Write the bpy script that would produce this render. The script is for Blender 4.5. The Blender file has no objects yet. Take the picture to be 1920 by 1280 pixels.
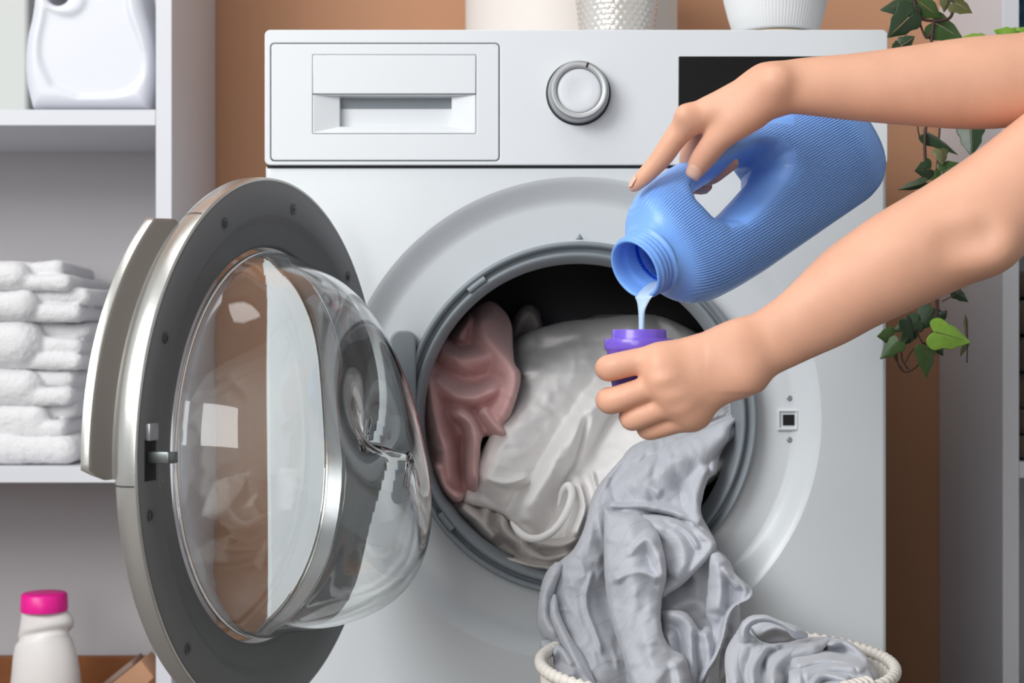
import bpy, bmesh, math, random
import numpy as np
from mathutils import Vector, Matrix, noise
import openvdb as vdb
random.seed(4)
C = bpy.context.scene.collection
SC = bpy.context.scene
# ------------------------------------------------------------------ camera
CAMX, CAMZ, D, F = -0.0618, 0.55, 1.5, 2914.0
cd = bpy.data.cameras.new('camera'); cam = bpy.data.objects.new('camera', cd); C.objects.link(cam)
cam.location = (CAMX, -D, CAMZ); cam.rotation_euler = (math.pi/2, 0, 0)
cd.sensor_width = 36; cd.lens = F/1920*36; cd.clip_start = 0.05
cd.dof.use_dof = True; cd.dof.focus_distance = 1.27; cd.dof.aperture_fstop = 9.0
SC.camera = cam
SC.view_settings.view_transform = 'Standard'; SC.view_settings.look = 'None'
SC.view_settings.exposure = 0.0; SC.view_settings.gamma = 1.0
SC.view_settings.use_curve_mapping = False
# ------------------------------------------------------------------ light
w = bpy.data.worlds.new('world'); SC.world = w; w.use_nodes = True
w.node_tree.nodes['Background'].inputs[0].default_value = (0.93, 0.97, 1.0, 1)
w.node_tree.nodes['Background'].inputs[1].default_value = 0.50
def area(name, loc, target, sx, sy, power, col):
    l = bpy.data.lights.new(name, 'AREA'); l.shape = 'RECTANGLE'; l.size = sx; l.size_y = sy
    l.energy = power; l.color = col
    o = bpy.data.objects.new(name, l); C.objects.link(o); o.location = loc
    d = Vector(target) - Vector(loc); o.rotation_euler = d.to_track_quat('-Z', 'Y').to_euler()
    return o
area('window_light', (-1.85, -2.0, 2.0), (0.0, 0.05, 0.5), 1.5, 1.5, 74, (0.995, 1.0, 0.99))
area('fill_light', (-0.75, -2.3, 1.0), (0.0, 0.0, 0.4), .9, .9, 13, (1.0, 1.0, 1.0))  # unseen frontal fill, added to lift the door's shadow on the machine
area('ceiling_light', (-0.5, -0.35, 2.2), (0.25, 0.3, 0.8), .8, .8, 7, (1.0, 0.985, 0.97))
# ------------------------------------------------------------------ helpers
def S(y): return F/(D+y)
def P(px, py, y):
    s = S(y); return Vector((CAMX+(px-960)/s, y, CAMZ-(py-640)/s))
def lin(c):
    if isinstance(c, str):
        c = c.lstrip('#'); c = [int(c[i:i+2], 16)/255 for i in (0, 2, 4)]
    elif max(c) > 1: c = [x/255 for x in c]
    return tuple((x/12.92 if x <= 0.04045 else ((x+0.055)/1.055)**2.4) for x in c)
def mat(name, col, rough=0.5, metal=0.0, spec=0.5, bump=0.0, bscale=200, coat=0, sss=0, sssr=(1, .3, .15), var=0.0, vscale=20, trans=0, ior=1.45, sheen=0, aniso=None, bdist=0.001):
    m = bpy.data.materials.new(name); m.use_nodes = True
    nt = m.node_tree; b = nt.nodes['Principled BSDF']
    L = lin(col)
    b.inputs['Base Color'].default_value = (*L, 1)
    b.inputs['Roughness'].default_value = rough; b.inputs['Metallic'].default_value = metal
    b.inputs['Specular IOR Level'].default_value = spec; b.inputs['IOR'].default_value = ior
    b.inputs['Coat Weight'].default_value = coat; b.inputs['Transmission Weight'].default_value = trans
    b.inputs['Coat Roughness'].default_value = 0.12
    b.inputs['Sheen Weight'].default_value = sheen
    if sss:
        b.inputs['Subsurface Weight'].default_value = sss; b.inputs['Subsurface Radius'].default_value = sssr
        b.inputs['Subsurface Scale'].default_value = 0.006
    tc = nt.nodes.new('ShaderNodeTexCoord')
    if var:
        n = nt.nodes.new('ShaderNodeTexNoise'); n.inputs['Scale'].default_value = vscale; n.inputs['Detail'].default_value = 5
        nt.links.new(tc.outputs['Object'], n.inputs['Vector'])
        r = nt.nodes.new('ShaderNodeValToRGB'); r.color_ramp.elements[0].position = .3; r.color_ramp.elements[1].position = .7
        r.color_ramp.elements[0].color = (*[x*(1-var) for x in L], 1); r.color_ramp.elements[1].color = (*[min(1, x*(1+var)) for x in L], 1)
        nt.links.new(n.outputs['Fac'], r.inputs['Fac']); nt.links.new(r.outputs['Color'], b.inputs['Base Color'])
    if bump:
        n = nt.nodes.new('ShaderNodeTexNoise'); n.inputs['Scale'].default_value = bscale; n.inputs['Detail'].default_value = 3
        mp = nt.nodes.new('ShaderNodeMapping'); nt.links.new(tc.outputs['Object'], mp.inputs['Vector'])
        if aniso: mp.inputs['Scale'].default_value = aniso
        nt.links.new(mp.outputs['Vector'], n.inputs['Vector'])
        bp = nt.nodes.new('ShaderNodeBump'); bp.inputs['Strength'].default_value = bump; bp.inputs['Distance'].default_value = bdist
        nt.links.new(n.outputs['Fac'], bp.inputs['Height']); nt.links.new(bp.outputs['Normal'], b.inputs['Normal'])
    return m
def mkmesh(name, vs, fs, smooth=True, angle=None):
    me = bpy.data.meshes.new(name); me.from_pydata([tuple(v) for v in vs], [], [tuple(f) for f in fs]); me.update()
    bm = bmesh.new(); bm.from_mesh(me); bmesh.ops.recalc_face_normals(bm, faces=bm.faces); bm.to_mesh(me); bm.free()
    if smooth:
        for p in me.polygons: p.use_smooth = True
        if angle is not None: me.set_sharp_from_angle(angle=math.radians(angle))
    return me
def root(name, label, cat, loc=(0, 0, 0), group=None):
    o = bpy.data.objects.new(name, None); C.objects.link(o); o.location = loc; o.empty_display_size = .02
    o['label'] = label; o['category'] = cat
    if group: o['group'] = group
    return o
def tag(o, label, cat, group=None):
    o['label'] = label; o['category'] = cat
    if group: o['group'] = group
    return o
def wloc(p):
    l = Vector((0, 0, 0))
    while p: l += p.location; p = p.parent
    return l
def obj(name, me, m, parent=None, label=None, kind=None):
    """mesh data in world coordinates; the object keeps them wherever its parent stands"""
    o = bpy.data.objects.new(name, me); C.objects.link(o)
    if m is not None:
        ms = m if isinstance(m, (list, tuple)) else [m]
        if not me.materials:
            for q in ms: me.materials.append(q)
    if parent: o.parent = parent; o.location = -wloc(parent)
    if label: o['label'] = label
    if kind: o['kind'] = kind
    return o
def origin_to(o, c):
    """move a top-level mesh's origin to c without moving it"""
    c = Vector(c); o.data.transform(Matrix.Translation(-c)); o.location = c; return o
def join(*ms):
    vs, fs = [], []
    for v, f in ms:
        k = len(vs); vs += [Vector(x) for x in v]; fs += [tuple(i+k for i in q) for q in f]
    return vs, fs
def boxd(x0, x1, y0, y1, z0, z1):
    v = [(x, y, z) for x in (x0, x1) for y in (y0, y1) for z in (z0, z1)]
    f = [(0, 1, 3, 2), (4, 6, 7, 5), (0, 4, 5, 1), (2, 3, 7, 6), (0, 2, 6, 4), (1, 5, 7, 3)]
    return v, f
def bevel(me, w=.002, seg=3, angle=40):
    bm = bmesh.new(); bm.from_mesh(me)
    e = [x for x in bm.edges if len(x.link_faces) == 2 and x.calc_face_angle(0) > math.radians(angle)]
    bmesh.ops.bevel(bm, geom=e, offset=w, segments=seg, profile=.5, affect='EDGES', clamp_overlap=True)
    bm.to_mesh(me); bm.free()
    me.set_sharp_from_angle(angle=math.radians(35)); me.update()
    fl = [max(abs(c) for c in p.normal) > .9995 for p in me.polygons]
    for p, q in zip(me.polygons, fl): p.use_smooth = not q
    me.update(); return me
def boxm(x0, x1, y0, y1, z0, z1, bv=.001, seg=2):
    me = mkmesh('box', *boxd(x0, x1, y0, y1, z0, z1), smooth=False)
    return bevel(me, bv, seg) if bv else me
TMP = bpy.data.scenes.new('scratch')
def evalmods(me, mods):
    o = bpy.data.objects.new('t', me); TMP.collection.objects.link(o)
    for typ, kw in mods:
        md = o.modifiers.new('m', typ)
        for k, v in kw.items(): setattr(md, k, v)
    
    with bpy.context.temp_override(scene=TMP, view_layer=TMP.view_layers[0]): dg = bpy.context.evaluated_depsgraph_get(); dg.update()
    r = bpy.data.meshes.new_from_object(o.evaluated_get(dg)); bpy.data.objects.remove(o); return r
def boolean(me, cut, op='DIFFERENCE'):
    c = bpy.data.objects.new('c', cut); TMP.collection.objects.link(c)
    r = evalmods(me, [('BOOLEAN', dict(object=c, operation=op, solver='EXACT'))]); bpy.data.objects.remove(c); return r
def rrect(x0, x1, z0, z1, r, n=6):
    o = []
    for cx, cz, a0 in ((x1-r, z1-r, 0), (x0+r, z1-r, 90), (x0+r, z0+r, 180), (x1-r, z0+r, 270)):
        for i in range(n+1):
            a = math.radians(a0+90*i/n); o.append((cx+r*math.cos(a), cz+r*math.sin(a)))
    return o
def extr(loop, y0, y1):
    n = len(loop); v = [(x, y0, z) for x, z in loop]+[(x, y1, z) for x, z in loop]
    f = [tuple(range(n)), tuple(range(2*n-1, n-1, -1))]+[(i, i+n, (i+1) % n+n, (i+1) % n) for i in range(n)]
    return v, f
def loops(ls, cap0=False, cap1=False, close=True, wrap=False):
    """skin a list of equally long closed loops"""
    n = len(ls[0]); v = [p for l in ls for p in l]; f = []
    m = len(ls)
    for k in range(m if wrap else m-1):
        a, b = k*n, ((k+1) % m)*n
        for i in range(n if close else n-1):
            j = (i+1) % n; f.append((a+i, a+j, b+j, b+i))
    if cap0: f.append(tuple(range(n-1, -1, -1)))
    if cap1: f.append(tuple(range((m-1)*n, m*n)))
    return v, f
def lathe(prof, o, ax, n=64, a0=0, a1=360, u=None, closed=False, cap0=False, cap1=False):
    """prof: (radius, height along ax)"""
    o = Vector(o); ax = Vector(ax).normalized()
    if u is None: u = ax.orthogonal()
    u = (Vector(u)-ax*ax.dot(Vector(u))).normalized(); v = ax.cross(u)
    full = abs(a1-a0) >= 360; k = n if full else n+1
    rows = []
    for r, h in prof:
        rows.append([o+ax*h+(u*math.cos(t)+v*math.sin(t))*r for t in [math.radians(a0+(a1-a0)*i/n) for i in range(k)]])
    return loops(rows, cap0, cap1, close=full, wrap=closed)
def tube(pts, rad, n=8, cap=True):
    pts = [Vector(p) for p in pts]; rows = []; m = len(pts)
    if not hasattr(rad, '__len__'): rad = [rad]*m
    u = None
    for i, p in enumerate(pts):
        t = (pts[min(i+1, m-1)]-pts[max(i-1, 0)]).normalized()
        if u is None: u = t.orthogonal()
        u = (u-t*t.dot(u)).normalized(); v = t.cross(u)
        rows.append([p+(u*math.cos(2*math.pi*k/n)+v*math.sin(2*math.pi*k/n))*rad[i] for k in range(n)])
    return loops(rows, cap, cap)
def spline(pts, n=8, closed=False):
    pts = [Vector(p) for p in pts]; m = len(pts); out = []
    rng = range(m) if closed else range(m-1)
    for i in rng:
        if closed: a, b, c, d = pts[(i-1) % m], pts[i], pts[(i+1) % m], pts[(i+2) % m]
        else: a, b, c, d = pts[max(i-1, 0)], pts[i], pts[i+1], pts[min(i+2, m-1)]
        for k in range(n):
            t = k/n; out.append(.5*((2*b)+(c-a)*t+(2*a-5*b+4*c-d)*t*t+(3*b-3*c+d-a)*t**3))
    if not closed: out.append(pts[-1])
    return out
# ---- signed distance modelling
class Field:
    def __init__(s, lo, hi, h):
        s.lo = np.array(lo, float); s.h = h; s.n = np.ceil((np.array(hi)-s.lo)/h).astype(int)+1
        s.d = np.full(s.n, 1.0, np.float32)
    @classmethod
    def like(c, o):
        s = c.__new__(c); s.lo, s.h, s.n = o.lo, o.h, o.n; s.d = np.full(s.n, 1.0, np.float32); return s
    def sub(s, lo, hi):
        a = np.clip(np.floor((np.array(lo)-s.lo)/s.h).astype(int), 0, s.n); b = np.clip(np.ceil((np.array(hi)-s.lo)/s.h).astype(int)+1, 0, s.n)
        sl = tuple(slice(i, j) for i, j in zip(a, b))
        g = [((np.arange(i, j)*s.h+l)).astype(np.float32) for i, j, l in zip(a, b, s.lo)]
        return sl, np.meshgrid(*g, indexing='ij', sparse=True)
    def smin(s, sl, e, k):
        d = s.d[sl]
        if k <= 0: s.d[sl] = np.minimum(d, e); return
        hh = np.clip(.5+.5*(e-d)/k, 0, 1); s.d[sl] = e*(1-hh)+d*hh-k*hh*(1-hh)
    def smax(s, sl, e, k):
        d = s.d[sl]; hh = np.clip(.5-.5*(e-d)/k, 0, 1); s.d[sl] = e*(1-hh)+d*hh+k*hh*(1-hh)
    def cone(s, a, b, ra, rb, k=.004, flat=None, fr=1.0, neg=False):
        """tapered capsule; flat = unit direction along which it is thinned by fr"""
        a = np.array(a, float); b = np.array(b, float); m = max(ra, rb)+max(k, 0)*1.3+3*s.h
        sl, (X, Y, Z) = s.sub(np.minimum(a, b)-m, np.maximum(a, b)+m)
        ab = b-a; L2 = (ab**2).sum()+1e-12
        px, py, pz = X-a[0], Y-a[1], Z-a[2]
        t = np.clip((px*ab[0]+py*ab[1]+pz*ab[2])/L2, 0, 1)
        qx, qy, qz = px-t*ab[0], py-t*ab[1], pz-t*ab[2]
        q2 = qx*qx+qy*qy+qz*qz
        if flat is not None:
            f = np.array(flat, float); f /= np.linalg.norm(f)
            c = qx*f[0]+qy*f[1]+qz*f[2]; q2 = q2+c*c*(1/fr**2-1)
        e = np.sqrt(q2)-(ra+(rb-ra)*t)
        if flat is not None: e = e*min(1, .5+.5*fr)
        if neg: s.smax(sl, -e, k)
        else: s.smin(sl, e.astype(np.float32), k)
    def merge(s, o, k):
        hh = np.clip(.5+.5*(o.d-s.d)/k, 0, 1) if k > 0 else None
        s.d = np.minimum(s.d, o.d) if k <= 0 else o.d*(1-hh)+s.d*hh-k*hh*(1-hh)
    def mesh(s, smooth=0):
        bw = 3*s.h; d = np.clip(s.d, -bw, bw).astype(np.float32)
        G = vdb.FloatGrid(bw); G.copyFromArray(d); p, q = G.convertToQuads(0.0)
        p = p.astype(float)*s.h+s.lo
        me = bpy.data.meshes.new('sdf'); me.from_pydata(p.tolist(), [], q.astype(int).tolist()); me.update()
        for x in me.polygons: x.use_smooth = True
        if smooth: me = evalmods(me, [('SMOOTH', dict(factor=.5, iterations=smooth))])
        me.flip_normals() if signed_vol(me) < 0 else None
        return me
def signed_vol(me):
    n = len(me.vertices); co = np.empty(n*3); me.vertices.foreach_get('co', co); co = co.reshape(-1, 3)
    me.calc_loop_triangles(); t = np.empty(len(me.loop_triangles)*3, int); me.loop_triangles.foreach_get('vertices', t); t = t.reshape(-1, 3)
    a, b, c = co[t[:, 0]], co[t[:, 1]], co[t[:, 2]]; return float((a*np.cross(b, c)).sum())
def poly2d(px, py, poly):
    """signed distance to a 2-D polygon, negative inside"""
    n = len(poly); d = np.full(np.broadcast(px, py).shape, 1e9); ins = np.zeros(d.shape, bool)
    for i in range(n):
        ax, ay = poly[i]; bx, by = poly[(i+1) % n]
        ex, ey = bx-ax, by-ay; wx, wy = px-ax, py-ay
        t = np.clip((wx*ex+wy*ey)/(ex*ex+ey*ey+1e-15), 0, 1)
        d = np.minimum(d, (wx-ex*t)**2+(wy-ey*t)**2)
        c = ((ay <= py) & (by > py)) | ((by <= py) & (ay > py))
        with np.errstate(divide='ignore', invalid='ignore'):
            xi = ax+(py-ay)/(by-ay+1e-20)*ex
        ins ^= c & (px < xi)
    return np.where(ins, -1, 1)*np.sqrt(d)
# ------------------------------------------------------------------ materials
M = dict(
 wall=mat('tan_paint', (184, 137, 106), .85, bump=.15, bscale=90),
 floor=mat('floor_vinyl', (112, 106, 102), .6, var=.1),
 shelf=mat('white_laminate', (208, 209, 215), .45),
 shelfback=mat('shelf_back', (190, 187, 189), .7),
 enamel=mat('white_enamel', (215, 220, 224), .28, coat=.15),
 plastic=mat('white_plastic', (218, 222, 226), .35),
 gap=mat('dark_gap', (40, 42, 46), .7),
 silver=mat('silver_paint', (206, 206, 202), .27, metal=.85, bump=.06, bscale=900),
 lip=mat('handle_inner', (112, 106, 101), .5, metal=.3),  # matte inside of the grip, with the channel's shading darkened into its colour
 ring=mat('grey_ring', (108, 110, 112), .45, bump=.05, bscale=1500),
 screw=mat('screw_steel', (80, 82, 86), .35, metal=.8),
 steel=mat('hook_steel', (130, 135, 135), .35, metal=.9),
 rubber=mat('grey_rubber', (132, 140, 146), .42),
 drum=mat('drum_steel', (70, 70, 72), .3, metal=.9),
 dark=mat('dark_inside', (20, 20, 22), .6),
 black=mat('black_glass', (10, 10, 12), .22, coat=.3),
 knobgrey=mat('knob_silver', (168, 170, 174), .3, metal=.5),
 knobrim=mat('knob_rim', (196, 198, 200), .3, metal=.3),
)
gm = bpy.data.materials.new('clear_glass'); gm.use_nodes = True; b = gm.node_tree.nodes['Principled BSDF']
b.inputs['Transmission Weight'].default_value = 1; b.inputs['Roughness'].default_value = 0.0; b.inputs['IOR'].default_value = 1.45
b.inputs['Base Color'].default_value = (.97, .985, .98, 1); M['glass'] = gm
# ------------------------------------------------------------------ setting
YW, YS = 0.58, 0.31
obj('wall_back', mkmesh('w', *boxd(-2.2, 1.7, YW, YW+.1, 0, 2.5), smooth=False), M['wall'], kind='structure')
obj('floor', mkmesh('w', *boxd(-2.2, 1.7, -2.8, YW+.1, -.05, 0), smooth=False), M['floor'], kind='structure')

M['white_wall'] = mat('white_paint', (202, 205, 206), .9)
obj('wall_right', mkmesh('w', *boxd(1.6, 1.7, -2.7, YW, 0, 2.5), smooth=False), M['white_wall'], kind='structure')
obj('wall_front', mkmesh('w', *boxd(-2.2, 1.7, -2.8, -2.7, 0, 2.5), smooth=False), M['white_wall'], kind='structure')
obj('ceiling', mkmesh('w', *boxd(-2.2, 1.7, -2.8, YW+.1, 2.5, 2.6), smooth=False), M['white_wall'], kind='structure')
# ------------------------------------------------------------------ washing machine
wm = root('washing_machine', 'white front-loading washing machine with open round door and clothes inside', 'washing machine', (0, .25, 0))
G0, GC = P(1087, 785, 0), None
gx, gz = G0.x, G0.z
ZS = P(0, 311, 0).z     # seam between the panels
# cabinet shell
cb = mkmesh('cab', *boxd(-.3, .3, .022, .52, .008, .848), smooth=False)
cut = mkmesh('cut', *boxd(-.285, .285, 0, .5, .03, .83), smooth=False)
cb = bevel(boolean(cb, cut), .004, 2); obj('cabinet', cb, M['enamel'], wm)
# front panel: radial grid from the recess to the rectangle
def front():
    N = 360; X0, X1, Z0, Z1 = -.3, .3, .01, ZS-.0006
    prof = [(.160, .05), (.163, .03), (.166, .0185), (.169, .0172), (.2065, .0165), (.2105, .0155), (.2150, .0132), (.222, .0078), (.2280, .0030), (.231, .0010), (.2335, 0)]
    angs = sorted(set([2*math.pi*i/N for i in range(N)]+[math.atan2(z-gz, x-gx) % (2*math.pi) for x in (X0, X1) for z in (Z0, Z1)]))
    def edge(a, ins):
        c, s = math.cos(a), math.sin(a); t = 9
        if c > 1e-9: t = min(t, (X1-ins-gx)/c)
        if c < -1e-9: t = min(t, (X0+ins-gx)/c)
        if s > 1e-9: t = min(t, (Z1-ins-gz)/s)
        if s < -1e-9: t = min(t, (Z0+ins-gz)/s)
        return t
    rows = [[Vector((gx+r*math.cos(a), y, gz+r*math.sin(a))) for a in angs] for r, y in prof]
    for ins, y in ((.004, 0), (.0012, .0012), (0, .004), (0, .024)):
        rr = [max(edge(a, ins), 0) for a in angs]
        rows.append([Vector((gx+r*math.cos(a), y, gz+r*math.sin(a))) for r, a in zip(rr, angs)])
    # intermediate rings keep the quads reasonable
    v, f = loops(rows); return v, [tuple(reversed(q)) for q in f]
me = mkmesh('front', *front(), angle=50)
hx, hz = P(1477, 787, .0155).x, P(1477, 787, .0155).z
h = .0098
me.materials.append(M['enamel'])
for p in me.polygons:
    if all(abs(me.vertices[i].co.y) < 1e-6 for i in p.vertices): p.use_smooth = False
obj('front_panel', me, M['enamel'], wm)
# latch socket
def frame(x, z, h1, h2, y0, y1, yb):
    r = [[(x-a, y, z-a), (x+a, y, z-a), (x+a, y, z+a), (x-a, y, z+a)] for a, y in ((h1, yb), (h1, y0), (h1-.0012, y0-.0008), (h2, y0-.0008), (h2*.82, y1))]
    v, f = loops(r, cap1=True); return v, f
lk = obj('latch_socket', mkmesh('ls', *frame(hx, hz, .0103, .0085, .0142, .0154, .0167), smooth=False), M['plastic'], wm)
obj('socket_hole', boxm(hx-.0048, hx+.0062, .0146, .0153, hz-.0052, hz+.0052, 0), M['dark'], lk)
for pyy in (746, 824):
    c = P(1480, pyy, .0166)
    sc = obj('screw', mkmesh('s', *lathe([(.0028, .0), (.0028, .001), (.0018, .0016), (.0008, .0012), (0.0001, .0012)], c, (0, -1, 0), 20, cap1=True)), M['knobgrey'], wm)
# control panel with drawer opening and recess for the display
cp = mkmesh('cp', *extr(rrect(-.3, .3, ZS+.0004, .85, .0055), -.004, .03), smooth=False)
dx0, dx1, dz0, dz1 = P(508, 0, 0).x, P(937, 0, 0).x, P(0, 303, 0).z, P(0, 82, 0).z
cut = mkmesh('c', *extr(rrect(dx0, dx1, dz0, dz1, .004), -.02, .018), smooth=False)
cp = boolean(cp, cut); cp = bevel(cp, .0016, 3, 50)
panel = obj('control_panel', cp, M['plastic'], wm)
obj('panel_joint', boxm(-.298, .298, .001, .02, ZS-.0025, ZS+.0022, 0), M['gap'], wm)
# detergent drawer
g = .0009
dr = mkmesh('d', *extr(rrect(dx0+g, dx1-g, dz0+g, dz1-g, .0035), -.0044, .012), smooth=False)
ix0, ix1, iz0, iz1 = P(587, 0, 0).x, P(893, 0, 0).x, P(0, 252, 0).z, P(0, 104, 0).z
dr = boolean(dr, mkmesh('c', *extr(rrect(ix0, ix1, iz0, iz1, .001), -.02, .011), smooth=False)); dr = bevel(dr, .0009, 2, 50)
drawer = obj('detergent_drawer', dr, M['plastic'], wm)
obj('drawer_back', boxm(dx0+.002, dx1-.002, .0125, .017, dz0+.002, dz1-.002, 0), M['gap'], drawer)
izm = P(0, 178, 0).z; e = .0004
fl = boxm(ix0+e, ix1-e, -.0052, .008, izm+e, iz1-e, .0008); obj('handle_flap', fl, M['plastic'], drawer)
ox0, ox1, oz0, oz1 = P(636, 0, 0).x, P(847, 0, 0).x, P(0, 237, 0).z, P(0, 180, 0).z
def rec(a, b, c, d_, y): return [Vector((a, y, c)), Vector((b, y, c)), Vector((b, y, d_)), Vector((a, y, d_))]
v, f = loops([rec(ix0+e, ix1-e, iz0+e, izm-e, .011), rec(ix0+e, ix1-e, iz0+e, izm-e, -.004), rec(ix0+.0012, ix1-.0012, iz0+.0012, izm-.0008, -.0042), rec(ox0, ox1, oz0, oz1-.0005, .002), rec(ox0+.002, ox1-.002, oz0+.002, oz1-.0007, .03), ], cap1=False)
obj('handle_recess', mkmesh('hr', v, f, smooth=False), M['plastic'], drawer)
bkv = [Vector((ox0, .03, oz0-.002)), Vector((ox1, .03, oz0-.002)), Vector((ox1, .03, oz1)), Vector((ox0, .03, oz1)), Vector((ox0, .012, oz0+.013)), Vector((ox1, .012, oz0+.013)), Vector((ox0, .009, oz1)), Vector((ox1, .009, oz1))]
obj('handle_grip', mkmesh('hb', bkv, [(0, 1, 2, 3), (4, 5, 7, 6)], smooth=False), M['rubber'], drawer)
# knob
kc = P(1084, 176, 0)
kn = obj('program_knob', mkmesh('k', *lathe([(.0292, .003), (.0296, .006), (.0284, .021), (.0274, .0235), (.0262, .0245)], kc, (0, -1, 0), 72), angle=50), M['knobgrey'], wm)
obj('knob_rim', mkmesh('k', *lathe([(.0262, .0245), (.0235, .0248), (.0222, .0240), (.0214, .021)], kc, (0, -1, 0), 72), angle=60), M['knobrim'], kn)
obj('knob_face', mkmesh('k', *lathe([(.0214, .019), (.0206, .0214), (.018, .0222), (.01, .0212), (.0005, .0208)], kc, (0, -1, 0), 72, cap1=True)), M['plastic'], kn, 'white dished knob centre')
obj('knob_base', mkmesh('k', *lathe([(.0312, .0), (.0312, .0045), (.0296, .0052), (.0285, .0052)], kc, (0, -1, 0), 72)), M['gap'], kn)
a = math.radians(18); dirk = Vector((math.sin(a), 0, math.cos(a))); sd = Vector((math.cos(a), 0, -math.sin(a)))
q = [kc+dirk*r+sd*s*.0009+Vector((0, y, 0)) for y in (-.0215, -.0252) for r in (.0222, .0272) for s in (-1, 1)]
obj('pointer_mark', mkmesh('p', q, [(0, 1, 3, 2), (4, 6, 7, 5), (0, 4, 5, 1), (2, 3, 7, 6), (0, 2, 6, 4), (1, 5, 7, 3)], smooth=False), M['dark'], kn, 'short dark pointer mark')
# display
z1, z0 = P(0, 107, 0).z, P(0, 262, 0).z
obj('display', bevel(mkmesh('d', *extr(rrect(P(1271, 0, 0).x, P(1612, 0, 0).x, z0, z1, .0015), -.0046, 0), smooth=False), .0005, 2), M['black'], wm, 'black glass display panel')
# gasket
gp = [(.1710, .020), (.1716, .004), (.1706, -.001), (.1685, -.002), (.1668, -.0005), (.1655, .003), (.1650, .007), (.1638, .0085), (.1622, .0075), (.1615, .004), (.1600, .0015), (.1580, .0012), (.1562, .003), (.1545, .008), (.1528, .016), (.1515, .026), (.1515, .04), (.156, .055), (.168, .07)]
gk = obj('door_gasket', mkmesh('g', *lathe([(r, -y) for r, y in gp], (gx, 0, gz), (0, -1, 0), 160)), M['rubber'], wm, 'grey rubber gasket around the drum opening')
def ringseg(r0, r1, y0, y1, a0, a1, n=20):
    return lathe([(r0, -y0), (r1, -y0), (r1, -y1), (r0, -y1)], (gx, 0, gz), (0, -1, 0), n, a0, a1, u=(1, 0, 0), closed=True, )
# v = ax x u : for ax=-y, u=x  v = (0,-1,0)x(1,0,0) = (0,0,1)
for a0, a1 in ((124, 131), (214, 221), (304, 311), (60, 66)):
    obj('gasket_tab', mkmesh('t', *ringseg(.1605, .1662, -.0010, .006, a0, a1)), M['rubber'], gk)
tp = P(1087, 447, -.001)
obj('alignment_mark', mkmesh('t', [tp+Vector((-.004, .001, -.001)), tp+Vector((.004, .001, -.001)), tp+Vector((0, .001, .005)), tp+Vector((0, -.002, .0))], [(0, 1, 3), (1, 2, 3), (2, 0, 3), (0, 2, 1)], smooth=False), M['rubber'], gk)
# drum
dm = obj('drum', mkmesh('d', *lathe([(.160, -.06), (.170, -.062), (.235, -.07), (.240, -.09), (.240, -.36), (.225, -.375), (.10, -.385), (.0005, -.385)], (gx, 0, gz), (0, -1, 0), 120)), M['drum'], wm)
for k in range(3):
    a = math.radians(78+k*120); c = Vector((gx+.232*math.cos(a), 0, gz+.232*math.sin(a))); inn = Vector((-math.cos(a), 0, -math.sin(a))); s = Vector((-math.sin(a), 0, math.cos(a)))
    rows = [[c+Vector((0, y, 0))+s*q*wd+inn*hh for q, hh in ((-1, -.01), (-.7, .02*k2), (-.25, .05*k2), (.25, .05*k2), (.7, .02*k2), (1, -.01))] for y, wd, k2 in ((.08, .02, .2), (.1, .03, .9), (.34, .03, 1), (.365, .02, .3))]
    obj('drum_paddle', mkmesh('pd', *loops(rows, True, True)), M['drum'], dm)
hole = lathe([(.0016, 0), (.0016, .0012)], (0, 0, 0), (1, 0, 0), 6)
vs, fs = [], []
for i in range(150):
    for j in range(22):
        a = math.radians(i*2.4); y = .10+j*.0115+(i % 2)*.0057
        if .5 > (math.sin(math.radians(i*2.4)*3)) > -2:
            c = Vector((gx+.2385*math.cos(a), y, gz+.2385*math.sin(a))); s = Vector((-math.sin(a), 0, math.cos(a))); k = len(vs)
            vs += [c+s*.0021+Vector((0, 0, 0)), c+Vector((0, .0021, 0)), c-s*.0021, c-Vector((0, .0021, 0))]; fs.append((k, k+1, k+2, k+3))
o = obj('perforations', mkmesh('pf', vs, fs, smooth=False), M['dark'], dm); o['kind'] = 'stuff'
# ------------------------------------------------------------------ door
TH = math.radians(72.1); RD = .2144+.0015
dc = Vector((CAMX-.190, -.234, .55-.0835))
nn = Vector((math.sin(TH), -math.cos(TH), 0))      # inner face looks along nn
uu = Vector((-math.cos(TH), -math.sin(TH), 0))     # towards the free edge
zz = Vector((0, 0, 1))
def dp(ang, r, h): a = math.radians(ang); return dc+uu*(r*math.cos(a))+zz*(r*math.sin(a))+nn*h
def dlathe(prof, n=128, a0=0, a1=360, closed=False, cap0=False, cap1=False):
    full = abs(a1-a0) >= 360; k = n if full else n+1
    rows = [[dp(a0+(a1-a0)*i/n, r, h) for i in range(k)] for r, h in prof]
    v, f = loops(rows, cap0, cap1, close=full, wrap=closed); return v, f
R = RD
door = obj('door', mkmesh('dr', *dlathe([(R-.010, -.012), (R-.0022, -.004), (R-.0022, -.0006), (R-.0030, .0002), (.187, .0003), (.1845, -.0004), (.181, -.0035), (.178, -.0045), (.163, -.0050), (.1605, -.0062), (.1597, -.009)], 160), angle=50), M['ring'], wm, 'open round door with a clear glass bowl, grey inner ring and silver rim')
obj('inner_tunnel', mkmesh('tn', *dlathe([(.1597, -.009), (.1597, -.026)], 128)), M['knobrim'], door)
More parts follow.
